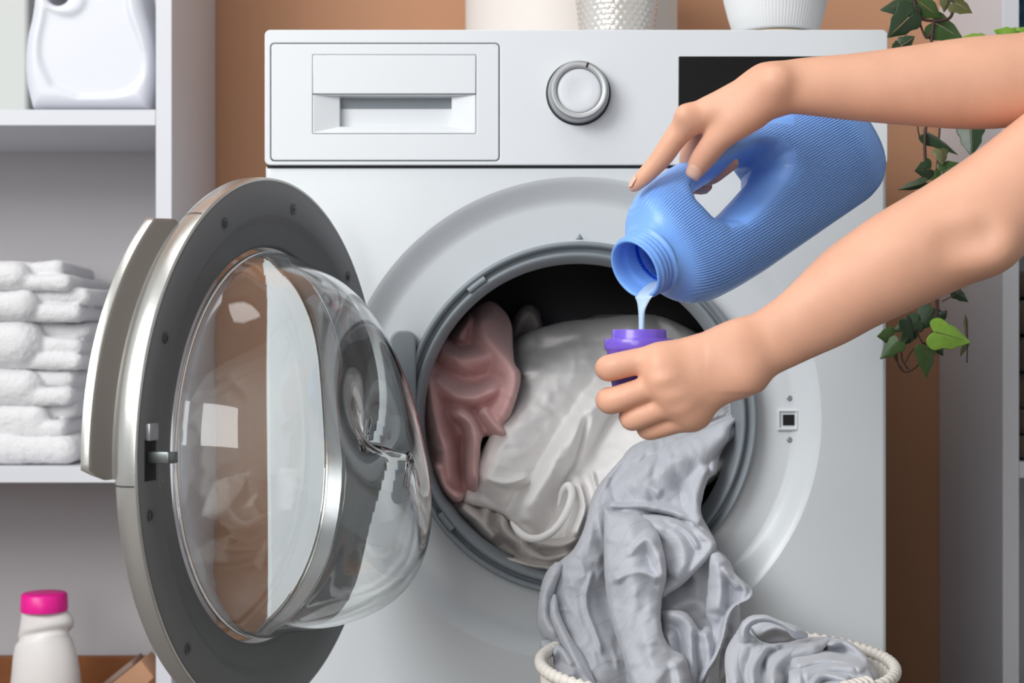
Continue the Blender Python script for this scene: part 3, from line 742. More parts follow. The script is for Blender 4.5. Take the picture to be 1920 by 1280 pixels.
def cloth(outline, base, ridges, m, step=3.0, edge=14, drop=.014, wr=.0012, seed=0, stripe=None, k=.006, thick=.0018, wscale=1.0, curved=True):
    """a crumpled sheet: outline and fold lines given on the sheet, base = depth function, each fold (line, half width, height[, power])"""
    ol = sp2(list(outline)+[outline[0]], 5)[:-1] if curved else list(outline)
    xs = [p[0] for p in ol]; ys = [p[1] for p in ol]
    gx_ = np.arange(min(xs)-step, max(xs)+step*2, step); gy_ = np.arange(min(ys)-step, max(ys)+step*2, step)
    X, Y = np.meshgrid(gx_, gy_, indexing='ij')
    sd = poly2d(X, Y, ol)
    # domain warp so that folds are not geometric
    rng = np.random.RandomState(seed)
    def wave(sc, am, n=5):
        z = np.zeros(X.shape)
        for i in range(n):
            a = rng.uniform(0, 2*math.pi); f = rng.uniform(.6, 1.5)/sc; z += np.sin((X*math.cos(a)+Y*math.sin(a))*f*2*math.pi+rng.uniform(0, 7))
        return z/n*am
    wx, wy = wave(120, 5)+wave(45, 1.2), wave(120, 5)+wave(45, 1.2)
    Xw, Yw = X+wx, Y+wy
    H = np.zeros(X.shape)
    for r in ridges:
        line, hw_r, hh = r[:3]; hw_r = hw_r*(1.3 if hh > 0 else 1.0); pw_ = r[3] if len(r) > 3 else 1.0
        d, t = seg_dist(Xw, Yw, sp2(line, 5)); tp_ = np.clip(np.minimum(t/.12, (1-t)/.12), 0, 1); tp_ = .45+.55*tp_*(2-tp_)
        if hh < 0: H = H+hh*np.exp(-(d/hw_r)**2*1.5)*tp_; continue
        c = np.clip(1-(d/hw_r)**2, 0, 1); u_ = np.clip(d/hw_r, 0, 1); e = hh*(.62*(.5+.5*np.cos(math.pi*u_))+.38*(1-u_)*(1+.3*u_))*tp_
        hq = np.clip(.5+.5*(e-H)/k, 0, 1); H = e*hq+H*(1-hq)+k*hq*(1-hq)*.6
    # fine wrinkles: ridged waves
    W = np.zeros(X.shape)
    for i in range(5):
        a = rng.uniform(0, math.pi); f = rng.uniform(.7, 1.6)/(52*wscale); ph = rng.uniform(0, 7)
        s_ = np.sin(((Xw+wave(60, 14, 3))*math.cos(a)+(Yw+wave(60, 14, 3))*math.sin(a))*f*2*math.pi+ph); env = np.clip(wave(120, 1.6, 4)+.2, 0, 1)
        W += (.5+.5*s_)**2*env
    H = H+W*wr
    ed = np.clip(-sd/edge, 0, 1); H = H-drop*(1-np.sqrt(np.clip(1-(1-ed)**2, 0, 1)))
    y = base(X, Y)-H
    ins = sd < 0
    # snap the outermost kept vertices onto the outline
    s = F/(D+y)
    idx = -np.ones(X.shape, int); keep = sd < step*1.2; 
    gxd = np.gradient(sd, step, axis=0); gyd = np.gradient(sd, step, axis=1); mg = np.hypot(gxd, gyd)+1e-6
    off = np.where(sd > 0, sd, 0); X2 = X-off*gxd/mg; Y2 = Y-off*gyd/mg
    idx[keep] = np.arange(keep.sum())
    wx_ = CAMX+(X2-960)/s; wz_ = CAMZ-(Y2-640)/s
    vs = np.stack([wx_[keep], y[keep], wz_[keep]], 1)
    a, b, c, d = idx[:-1, :-1], idx[1:, :-1], idx[1:, 1:], idx[:-1, 1:]
    ok = (a >= 0) & (b >= 0) & (c >= 0) & (d >= 0) & ((sd[:-1, :-1] < 0) | (sd[1:, 1:] < 0) | (sd[1:, :-1] < 0) | (sd[:-1, 1:] < 0))
    fs = np.stack([a[ok], d[ok], c[ok], b[ok]], 1)
    me = bpy.data.meshes.new('cloth'); me.from_pydata(vs.tolist(), [], fs.tolist()); me.update()
    if stripe:
        val = ((X*stripe[0]+Y*stripe[1])+(wx*1.2+wy)+H*900)/stripe[2]
        at = me.attributes.new('stripe', 'FLOAT', 'POINT'); at.data.foreach_set('value', val[keep].astype(np.float32))
    bm = bmesh.new(); bm.from_mesh(me); bmesh.ops.delete(bm, geom=[v for v in bm.verts if not v.link_faces], context='VERTS'); bm.to_mesh(me); bm.free()
    me = evalmods(me, [('SMOOTH', dict(factor=.5, iterations=3)), ('SOLIDIFY', dict(thickness=thick, offset=-1))])
    for p in me.polygons: p.use_smooth = True
    return me
def lerpf(pts):
    a = [p[0] for p in pts]; b = [p[1] for p in pts]
    return lambda v: np.interp(v, a, b)
M['grey_linen'] = fabric('grey_linen', (193, 196, 204), .030)
M['grey_linen2'] = fabric('grey_linen_plain', (191, 194, 202))
M['pink_cloth'] = fabric('pink_cloth', (216, 172, 170))
M['white_cloth'] = fabric('white_cloth', (243, 241, 240))
M['beige_cloth'] = fabric('beige_cloth', (206, 200, 196))
M['dark_stripe'] = fabric('striped_cloth', (186, 186, 192), .3)
# white sheet filling the drum
yb = lerpf([(560, .26), (640, .21), (700, .15), (800, .10), (900, .07), (1000, .045), (1100, .04)])
white = cloth([(866, 944), (880, 900), (900, 850), (935, 780), (950, 700), (960, 640), (1040, 606), (1120, 596), (1230, 590), (1330, 640), (1400, 720), (1400, 820), (1340, 900), (1240, 960), (1140, 1010), (1100, 1050), (1040, 1040), (985, 1018), (960, 982), (925, 958)],
  lambda X, Y: yb(Y), [
  ([(1230, 590), (1100, 650), (1000, 760), (930, 870), (895, 925)], 80, .060),
  ([(1260, 680), (1130, 740), (1066, 830), (1015, 915), (978, 980)], 42, .055),
  ([(1290, 760), (1200, 830), (1150, 900), (1120, 980)], 60, .052),
  ([(1000, 640), (1090, 625), (1200, 640)], 40, .05),
  ([(970, 700), (1040, 690), (1110, 690)], 26, .05),
  ([(905, 890), (950, 905), (990, 890)], 22, .060),
  ([(1098, 780), (1072, 880), (1040, 950)], 9, -.020),
  ([(1160, 760), (1110, 860)], 10, -.010),
  ([(1080, 900), (1095, 950), (1075, 1010)], 18, .062),
  ([(1110, 880), (1120, 930)], 10, .058),
  ], M['white_cloth'], wr=.0022, seed=3, edge=16)
ws = obj('white_sheet', white, M['white_cloth']); 
# rolled flap of the sheet
hp = spline([P(a, b, y) for a, b, y in ((958, 978, .022), (972, 996, .008), (990, 1008, .002), (1014, 1008, .000), (1040, 992, .002), (1061, 962, .006), (1072, 928, .010), (1066, 910, .014), (1054, 922, .020), (1047, 950, .024))], 8)
flap = mkmesh('hem', *tube(hp, [.0038*math.sin(math.pi*min(1, (i+3)/14, (len(hp)-i+2)/20)/2) for i in range(len(hp))], 14))
wf = obj('hem', flap, M['white_cloth'], None)
origin_to(ws, P(1080, 900, .08)); wf.parent = ws; wf.location = -ws.location
tag(ws, 'white sheet bunched in the middle of the drum opening', 'laundry')
beige = cloth([(836, 930), (880, 938), (930, 955), (970, 985), (1040, 1000), (1110, 1000), (1120, 1075), (1060, 1085), (1000, 1075), (940, 1048), (890, 1010), (850, 970)], lambda X, Y: .055+0*X, [
  ([(860, 950), (900, 975), (930, 1010)], 16, .03), ([(935, 965), (950, 1000), (985, 1030), (1000, 1060)], 14, .038),
  ([(975, 1000), (985, 1035), (1030, 1050), (1080, 1030)], 16, .045), ([(1000, 1020), (1060, 1020), (1100, 990)], 15, .05),
  ([(930, 1040), (980, 1058), (1050, 1068), (1100, 1060)], 12, .045), ([(905, 950), (915, 990)], 10, .03)], M['beige_cloth'], wr=.0014, seed=5, edge=9)
o = obj('laundry_piece', beige, M['beige_cloth']); origin_to(o, P(970, 1010, .04)); tag(o, 'beige crumpled cloth below the white sheet at the gasket bottom', 'laundry')
pb = lerpf([(560, .16), (640, .12), (740, .08), (850, .06), (950, .055)])
pink = cloth([(884, 580), (916, 563), (944, 580), (960, 612), (964, 675), (977, 700), (972, 735), (958, 778), (945, 796), (953, 815), (925, 820), (905, 822), (900, 860), (897, 926), (880, 926), (866, 941), (846, 943), (830, 925), (800, 905), (775, 840), (768, 740), (785, 665), (822, 640), (856, 610)],
  lambda X, Y: pb(Y), [
  ([(896, 580), (915, 630), (940, 670), (962, 705), (950, 760), (930, 800)], 36, .042),
  ([(815, 655), (860, 676), (905, 668), (940, 650)], 30, .036),
  ([(800, 700), (850, 735), (895, 745), (940, 720)], 24, .040),
  ([(850, 770), (880, 790), (893, 830), (890, 920)], 18, .052),
  ([(800, 680), (812, 760), (832, 840), (845, 920)], 24, .042),
  ([(820, 870), (838, 915), (864, 935)], 14, .048),
  ([(905, 765), (930, 795), (950, 814)], 18, .046), ([(860, 640), (885, 590)], 22, .034), ([(868, 820), (866, 900)], 8, -.014)], M['pink_cloth'], wr=.0022, seed=11, edge=12)
o = obj('pink_shirt', pink, M['pink_cloth']); origin_to(o, P(880, 780, .07)); tag(o, 'dusty pink shirt crumpled at the left of the drum opening', 'laundry')
# dim cloth behind, at the top
dim = cloth([(950, 640), (960, 600), (985, 570), (1010, 580), (1030, 620), (1120, 590), (1200, 600), (1240, 690), (1100, 700), (980, 700)], lambda X, Y: .27+0*X, [([(960, 640), (985, 590), (1015, 620)], 26, .03), ([(1040, 640), (1120, 615), (1200, 640)], 26, .03)], M['beige_cloth'], wr=.002, seed=21)
o = obj('laundry_piece', dim, M['beige_cloth']); origin_to(o, P(1090, 640, .25)); tag(o, 'shaded cloth deep in the drum behind the pink shirt', 'laundry')
# striped shirt at the right edge of the opening
stp = cloth([(1250, 800), (1290, 775), (1350, 755), (1392, 740), (1400, 800), (1392, 850), (1370, 835), (1330, 830), (1260, 840)], lambda X, Y: .075+0*X, [([(1270, 810), (1320, 790), (1370, 770)], 16, .02), ([(1340, 830), (1365, 790), (1385, 760)], 14, .03), ([(1300, 820), (1350, 815), (1385, 800)], 10, .028)], M['dark_stripe'], wr=.001, seed=31, stripe=(.9, .4, 9), edge=8)
o = obj('striped_shirt', stp, M['dark_stripe']); origin_to(o, P(1330, 800, .06)); tag(o, 'striped grey shirt at the right edge of the drum opening, under the wrist', 'laundry')
# grey linen garment pulled from the drum down into the basket
gb = lerpf([(760, .055), (830, .03), (900, .0), (960, -.025), (1010, -.045), (1060, -.055), (1120, -.062), (1200, -.085), (1300, -.11)])
gp_root = root('grey_duvet_cover', 'pale grey pinstriped linen cover hanging from the drum into the white basket', 'laundry', tuple(P(1180, 1290, -.1)))
main = cloth([(1166, 858), (1186, 835), (1228, 819), (1265, 812), (1310, 800), (1345, 785), (1392, 770), (1388, 815), (1366, 830), (1350, 856), (1344, 886), (1328, 900), (1318, 932), (1316, 965), (1341, 1012), (1340, 1030), (1317, 1055), (1284, 1086), (1257, 1107), (1240, 1120), (1239, 1150), (1249, 1186), (1262, 1232), (1290, 1262), (1300, 1330), (1110, 1330), (1060, 1270), (1040, 1225), (1012, 1188), (1007, 1155), (1011, 1115), (1018, 1085), (1034, 1062), (1056, 1046), (1077, 1026), (1095, 988), (1106, 944), (1120, 912), (1150, 876)],
  lambda X, Y: gb(Y), [
  ([(1150, 900), (1112, 980), (1086, 1060), (1084, 1130), (1104, 1210), (1145, 1300)], 62, .030),
  ([(1385, 785), (1330, 825), (1250, 850), (1180, 870), (1140, 930)], 50, .024),
  ([(1345, 850), (1305, 920), (1300, 980), (1325, 1020)], 42, .024),
  ([(1185, 935), (1178, 1000), (1184, 1060), (1195, 1140), (1215, 1210), (1240, 1320)], 52, .030),
  ([(1108, 1060), (1098, 1130), (1130, 1230)], 14, .034), ([(1175, 850), (1140, 895), (1118, 950)], 16, .030)], M['grey_linen'], step=2.6, wr=.0022, seed=17, stripe=(.70, .72, 30), edge=14)
obj('draped_panel', main, M['grey_linen'], gp_root)
def layer(name, ol, off, ridges, seed, m='grey_linen', edge=9, drop=.012, wr=.0016, st=(.70, .72, 30), b=None, step=2.6):
    bb = b or (lambda X, Y: gb(Y)-off)
    obj(name, cloth(ol, bb, ridges, M[m], step=step, wr=wr, seed=seed, stripe=st, edge=edge, drop=drop), M[m], gp_root)
layer('upper_panel', [(1392, 778), (1372, 800), (1366, 824), (1347, 848), (1330, 880), (1319, 906), (1312, 948), (1322, 985), (1340, 1012), (1320, 1010), (1298, 985), (1262, 970), (1222, 962), (1180, 958), (1140, 962), (1128, 948), (1134, 925), (1150, 905), (1194, 864), (1248, 830), (1307, 808), (1350, 790)], .018, [
  ([(1385, 790), (1320, 835), (1250, 872), (1175, 915)], 46, .022), ([(1335, 875), (1303, 935), (1318, 985)], 26, .020), ([(1140, 945), (1200, 948), (1265, 960), (1310, 985)], 12, .016), ([(1190, 895), (1240, 925)], 20, .019), ([(1270, 900), (1290, 945)], 14, -.008), ([(1240, 850), (1225, 900)], 9, -.006)], 71, edge=20, wr=.0020, st=(.80, .45, 17))
layer('side_fold', [(1200, 962), (1250, 966), (1299, 982), (1328, 1004), (1343, 1018), (1338, 1038), (1312, 1064), (1280, 1096), (1256, 1112), (1238, 1118), (1226, 1060), (1215, 1000)], .026, [
  ([(1215, 985), (1262, 1000), (1282, 1040), (1262, 1090)], 22, .016), ([(1305, 990), (1334, 1018), (1290, 1078)], 18, .012), ([(1250, 975), (1290, 1000), (1310, 1030)], 9, .014)], 73, edge=9, st=(-.3, .9, 26))
layer('front_fold', [(1131, 950), (1150, 958), (1185, 962), (1212, 972), (1232, 992), (1244, 1030), (1250, 1070), (1247, 1100), (1241, 1125), (1241, 1176), (1256, 1212), (1288, 1238), (1292, 1320), (1190, 1320), (1180, 1275), (1160, 1210), (1146, 1165), (1137, 1120), (1132, 1060), (1131, 1000)], .040, [
  ([(1165, 960), (1185, 1010), (1190, 1100), (1210, 1190), (1238, 1310)], 50, .026), ([(1170, 1046), (1210, 1010), (1238, 1050), (1240, 1090)], 24, .031), ([(1150, 1090), (1195, 1072), (1240, 1084)], 18, .029),
  ([(1262, 1235), (1276, 1300)], 24, .020), ([(1175, 1030), (1215, 1040)], 12, -.005), ([(1205, 1130), (1195, 1200), (1215, 1260)], 14, -.005)], 75, edge=11, drop=.016, wr=.0022)
layer('left_roll', [(1042, 1052), (1022, 1076), (1009, 1128), (1008, 1172), (1026, 1198), (1050, 1212), (1064, 1206), (1048, 1165), (1040, 1120), (1050, 1080), (1060, 1056)], .020, [([(1044, 1064), (1026, 1110), (1024, 1160), (1042, 1198)], 16, .014)], 77, edge=8, st=(.1, 1, 26))
layer('left_strip', [(1038, 1112), (1030, 1135), (1034, 1166), (1056, 1214), (1078, 1256), (1100, 1300), (1124, 1300), (1100, 1240), (1072, 1196), (1050, 1150), (1044, 1118)], .036, [([(1038, 1125), (1042, 1160), (1070, 1216), (1105, 1290)], 11, .008)], 79, edge=6, drop=.008, wr=.0006)
back = cloth([(1240, 1090), (1300, 1040), (1345, 1030), (1380, 1080), (1385, 1200), (1330, 1300), (1240, 1300), (1225, 1160)], lambda X, Y: -.035-.0002*(Y-1040), [([(1250, 1150), (1300, 1130), (1330, 1150)], 20, .012), ([(1290, 1060), (1310, 1120)], 14, .010)], M['grey_linen2'], wr=.0015, seed=41)
obj('back_panel', back, M['grey_linen2'], gp_root)
mid = cloth([(1236, 1146), (1262, 1142), (1290, 1150), (1312, 1180), (1322, 1172), (1345, 1180), (1350, 1230), (1335, 1310), (1240, 1320), (1232, 1240)], lambda X, Y: -.085-.00012*(Y-1150), [
  ([(1246, 1150), (1285, 1160), (1300, 1200), (1292, 1290)], 26, .026), ([(1255, 1180), (1262, 1230), (1300, 1290)], 18, .030), ([(1318, 1180), (1330, 1220), (1320, 1290)], 18, .024), ([(1306, 1190), (1312, 1280)], 6, -.014)], M['grey_linen'], wr=.0012, seed=43, stripe=(.7, .72, 30), edge=12)
obj('lower_fold', mid, M['grey_linen'], gp_root)
lobe = cloth([(1330, 1036), (1345, 1034), (1360, 1045), (1378, 1074), (1398, 1092), (1412, 1106), (1408, 1123), (1380, 1136), (1366, 1165), (1362, 1196), (1345, 1238), (1318, 1290), (1300, 1290), (1322, 1225), (1334, 1180), (1322, 1150), (1326, 1100)], lambda X, Y: -.080-.0001*(Y-1040), [
  ([(1345, 1045), (1352, 1100), (1345, 1150)], 22, .022), ([(1375, 1085), (1395, 1108), (1382, 1128)], 14, .020), ([(1355, 1060), (1385, 1105)], 8, .026),
  ([(1409, 1106), (1402, 1124), (1374, 1138), (1361, 1168), (1356, 1198), (1338, 1238), (1312, 1284)], 8, .030), ([(1365, 1090), (1360, 1140)], 7, -.008)], M['grey_linen2'], wr=.0016, seed=47, edge=7, drop=.007)
obj('folded_hem', lobe, M['grey_linen2'], gp_root)
# shirt lying in the basket
sb = root('grey_shirt', 'grey linen shirt with rolled collar heaped in the right of the basket', 'laundry', tuple(P(1500, 1290, -.16)))
body = cloth([(1366, 1300), (1358, 1250), (1362, 1215), (1384, 1178), (1396, 1160), (1425, 1200), (1470, 1204), (1512, 1194), (1562, 1194), (1600, 1206), (1636, 1246), (1640, 1300), (1500, 1340)], lambda X, Y: -.125-.0010*(Y-1180), [
  ([(1378, 1290), (1382, 1240), (1396, 1205), (1425, 1200)], 30, .040), ([(1418, 1290), (1412, 1250), (1436, 1214), (1470, 1210)], 20, .048),
  ([(1455, 1290), (1450, 1250), (1490, 1220), (1540, 1205)], 24, .045), ([(1480, 1250), (1540, 1238), (1590, 1244), (1625, 1262)], 24, .050),
  ([(1545, 1215), (1575, 1200), (1600, 1212), (1628, 1248)], 16, .036), ([(1510, 1300), (1540, 1265), (1600, 1275)], 20, .052),
  ([(1436, 1240), (1440, 1290)], 7, -.014), ([(1500, 1222), (1545, 1216), (1590, 1228)], 9, -.020), ([(1395, 1225), (1400, 1290)], 6, -.010)], M['grey_linen2'], wr=.0014, seed=53, edge=10)
obj('shirt_body', body, M['grey_linen2'], sb)
def layer2(name, ol, y0, ridges, seed, **k):
    a = dict(wr=.0012, edge=8, drop=.010, step=2.4); a.update(k)
    obj(name, cloth(ol, lambda X, Y: y0-.0008*(Y-1200), ridges, M['grey_linen2'], seed=seed, **a), M['grey_linen2'], sb)
layer2('shirt_front', [(1364, 1310), (1360, 1262), (1372, 1222), (1392, 1196), (1414, 1200), (1440, 1207), (1480, 1206), (1524, 1200), (1558, 1198), (1540, 1222), (1516, 1244), (1480, 1258), (1486, 1310), (1430, 1320)], -.170, [
  ([(1376, 1300), (1380, 1250), (1398, 1212), (1424, 1206)], 22, .020), ([(1412, 1300), (1408, 1262), (1424, 1226), (1440, 1214)], 17, .026), ([(1450, 1300), (1448, 1250), (1490, 1224), (1540, 1206)], 20, .022), ([(1430, 1235), (1436, 1300)], 7, -.012)], 83)
layer2('cuff', [(1479, 1256), (1505, 1248), (1545, 1238), (1584, 1233), (1612, 1240), (1634, 1262), (1640, 1310), (1560, 1320), (1484, 1320)], -.190, [([(1490, 1270), (1560, 1248), (1610, 1256)], 18, .016), ([(1530, 1300), (1590, 1280)], 16, .018), ([(1505, 1255), (1512, 1310)], 4, -.004)], 85)
collar = cloth([(1384, 1200), (1388, 1172), (1404, 1155), (1432, 1151), (1462, 1162), (1500, 1176), (1516, 1192), (1490, 1198), (1468, 1176), (1436, 1166), (1412, 1172), (1406, 1186), (1420, 1198), (1410, 1214), (1390, 1214)], lambda X, Y: -.185+0*X, [
  ([(1396, 1206), (1396, 1178), (1410, 1162), (1434, 1159), (1465, 1168), (1505, 1186)], 11, .018)], M['grey_linen2'], wr=.0005, seed=57, edge=6, drop=.008, step=2.2)
obj('collar', collar, M['grey_linen2'], sb)
inner = cloth([(1404, 1172), (1440, 1160), (1480, 1176), (1514, 1192), (1480, 1204), (1440, 1208), (1410, 1196)], lambda X, Y: -.115+0*X, [([(1425, 1190), (1450, 1178), (1480, 1184), (1505, 1194)], 12, .020)], M['grey_linen2'], wr=.0008, seed=59, edge=5)
obj('collar_lining', inner, M['grey_linen2'], sb)
bits = cloth([(1012, 1200), (1030, 1196), (1055, 1210), (1100, 1260), (1120, 1310), (1040, 1310), (1016, 1240)], lambda X, Y: -.105-.0006*(Y-1200), [([(1018, 1206), (1034, 1216), (1052, 1206)], 9, .014), ([(1036, 1232), (1052, 1216), (1072, 1250)], 13, .02), ([(1045, 1265), (1080, 1260)], 18, .02), ([(1024, 1222), (1030, 1245)], 6, -.02)], M['grey_linen2'], wr=.001, seed=61, edge=6)
o = obj('laundry_piece', bits, M['grey_linen2']); origin_to(o, P(1060, 1260, -.12)); tag(o, 'small crumple of grey cloth at the left inside rim of the basket', 'laundry')
# ------------------------------------------------------------------ basket
M['rope'] = mat('white_paper_rope', (226, 221, 213), .75, bump=.35, bscale=260, aniso=(1, 1, 4))
bc = Vector((P(1341, 0, -.18).x, -.18, 0)); bz = CAMZ-(1228-640)/S(-.18); br = 336/S(-.18)-.004
bk = root('laundry_basket', 'white woven round laundry basket in front of the washing machine', 'basket', (bc.x, bc.y, 0))
def bpt(a, r, z): return Vector((bc.x+r*math.cos(a), bc.y+r*math.sin(a), z))
NS = 92
ring_pts = [bpt(2*math.pi*i/(NS*6), br, bz-.006) for i in range(NS*6)]
rows = []
for i, p in enumerate(ring_pts):
    ph = i/6; t = 2*math.pi*i/(NS*6); rr = .0060*(1-.34*abs(math.cos(math.pi*ph))**2)
    row = []
    for k in range(12):
        b = 2*math.pi*k/12; bulge = rr*(1-.25*abs(math.cos(math.pi*(ph+k/12)))**4); row.append(p+Vector((math.cos(t), math.sin(t), 0))*bulge*math.cos(b)*.95+Vector((0, 0, 1))*bulge*math.sin(b))
    rows.append(row)
obj('rim', mkmesh('rim', *loops(rows, wrap=True)), M['rope'], bk)
# one stake mesh, 76 copies around
pr_ = [(br-.002, bz-.010), (br-.004, bz-.06), (br-.010, bz-.14), (br-.020, .10), (br-.028, .012)]
sm_ = []
for r, z in pr_: sm_.append([Vector((r+dr, dt, z)) for dr, dt in ((-.0022, -.0034), (0, -.0045), (.0022, -.0034), (.0028, 0), (.0022, .0034), (0, .0045), (-.0022, .0034), (-.0028, 0))])
stake = mkmesh('stake', *loops(sm_, True, True))
for i in range(76):
    o = bpy.data.objects.new('stake', stake); C.objects.link(o); o.parent = bk; o.rotation_euler = (0, 0, 2*math.pi*(i+.3)/76)
    if i == 0: stake.materials.append(M['rope'])
for z, r in ((bz-.075, br-.005), (bz-.084, br-.006), (.11, br-.019), (.02, br-.027)):
    rows = []
    for i in range(304):
        t = 2*math.pi*i/304; off = .0035*math.cos(math.pi*i/4*1.0)
        c = bpt(t, r+off, z); rows.append([c+Vector((math.cos(t), math.sin(t), 0))*.003*math.cos(b)+Vector((0, 0, 1))*.0042*math.sin(b) for b in [2*math.pi*k/8 for k in range(8)]])
    obj('weaver', mkmesh('wv', *loops(rows, wrap=True)), M['rope'], bk)
obj('base', mkmesh('bb', *lathe([(.0005, .004), (br-.028, .004), (br-.026, .008), (br-.028, .014), (.0005, .014)], (bc.x, bc.y, 0), (0, 0, 1), 64)), M['rope'], bk)
# handle: wrapped loop on the front rim
for a0, a1 in ((math.radians(-97.5), math.radians(-94)), (math.radians(-55), math.radians(-45))):
    n = 5; 
    for q in range(n):
        a = a0+(a1-a0)*q/(n-1); tn = Vector((-math.sin(a), math.cos(a), 0)); rd = Vector((math.cos(a), math.sin(a), 0)); c = bpt(a, br, bz-.004)
        v, f = loops([[c+rd*(R_*math.cos(b))+Vector((0, 0, 1))*(R_*1.05*math.sin(b))+tn*dx for b in [2*math.pi*k/12 for k in range(12)]] for R_, dx in ((.006, -.0024), (.0085, -.0012), (.0088, 0), (.0085, .0012), (.006, .0024))], True, True)
        obj('handle_wrap', mkmesh('hw', v, f), M['rope'], bk)
# ------------------------------------------------------------------ towels on the left shelf
M['terry'] = mat('white_terry', (222, 221, 223), .95, bump=.9, bscale=420, bdist=.0014, sheen=.4, spec=.1)
def fuzz(me, amp, sc, seed=0):
    n = len(me.vertices); co = np.empty(n*3); no = np.empty(n*3); me.vertices.foreach_get('co', co); me.vertices.foreach_get('normal', no)
    co = co.reshape(-1, 3); no = no.reshape(-1, 3); rs = np.random.RandomState(seed+7); z = np.zeros(n)
    for k in range(14):
        d = rs.normal(size=3); d *= sc*rs.uniform(.8, 3)/np.linalg.norm(d)*1.6; z += np.sin(co@d+rs.uniform(0, 7)+1.5*np.sin(co@np.roll(d, 1)*.6))
    co += no*(amp*z/5)[:, None]; me.vertices.foreach_set('co', co.reshape(-1)); me.update()
def rbox(X, Y, Z, x0, x1, y0, y1, z0, z1, r):
    qx = np.abs(X-(x0+x1)/2)-(x1-x0)/2+r; qy = np.abs(Y-(y0+y1)/2)-(y1-y0)/2+r; qz = np.abs(Z-(z0+z1)/2)-(z1-z0)/2+r
    return np.sqrt(np.maximum(qx, 0)**2+np.maximum(qy, 0)**2+np.maximum(qz, 0)**2)+np.minimum(np.maximum(qx, np.maximum(qy, qz)), 0)-r
def zz_at(py, y): return CAMZ-(py-640)/S(y)
labs = ['topmost folded white towel of the stack', 'white towel second from the top of the stack', 'thick white towel third from the top of the stack',
        'white towel fourth from the top of the stack', 'white towel second from the bottom of the stack', 'creamy bottom towel of the stack, lying on the shelf']
rowsT = [(482, 545, 48, 157), (541, 602, 62, 176), (600, 694, 68, 172), (690, 761, 68, 150), (757, 823, 84, 148), (818, 873, 140, 152)]
for i, (t0, t1, xa, xb) in enumerate(rowsT):
    ya, yb_ = .325, .375
    z1, z0 = zz_at(t0, ya), zz_at(t1, ya)
    if i == 5: z0 = zm+.0005
    xl = P(-190, 0, ya).x; x1a, x1b = P(xa, 0, ya).x, P(xb, 0, yb_).x
    f = Field((xl-.01, .315, z0-.012), (x1b+.012, .555, z1+.014), .0026)
    X, Y, Z = f.sub(f.lo, np.array(f.lo)+np.array(f.n)*f.h)[1]
    rg = random.Random(i+5); w1 = .003*np.sin((X*22+i*2))+.0015*np.sin(X*51+Y*20+i)
    Zw = Z-w1*(Z-z0)/(z1-z0+1e-6)
    r = (z1-z0)*.48
    e1 = rbox(X, Y, Zw, xl, x1a, ya+.002*i % .01, .52, z0, z1, r)
    n = 3 if (z1-z0) > .045 else 2; es = []
    for k in range(n):
        a, b = z0+(z1-z0)*k/n, z0+(z1-z0)*(k+1)/n
        xx = x1b-rg.uniform(0, .012)-(.012 if k == n-1 and i == 0 else 0)
        es.append(rbox(X+.12*(Y-.4)*rg.uniform(-.3, .5), Y, Zw+.05*(X-x1b)*rg.uniform(-.6, .6), xl, xx, yb_-.03-rg.uniform(0, .012)+.012*k, .535, a-.0006, b+.0006, (b-a)*.47))
    e = es[0]
    for q in es[1:]: e = np.minimum(e, q)
    hh = np.clip(.5+.5*(e-e1)/.006, 0, 1); f.d = (e1*hh+e*(1-hh)-.006*hh*(1-hh)*.5).astype(np.float32)
    me = f.mesh(2); fuzz(me, .0006, 40, i); fuzz(me, .0005, 260, i); fuzz(me, .0003, 600, i+3)
    if i == 5:
        for v in me.vertices: v.co.z = max(v.co.z, zm+.0003)
    o = obj('folded_towel', me, M['terry']); origin_to(o, (x1b-.1, .43, z0)); tag(o, labs[i], 'towel', 'folded white towels on the left shelf')
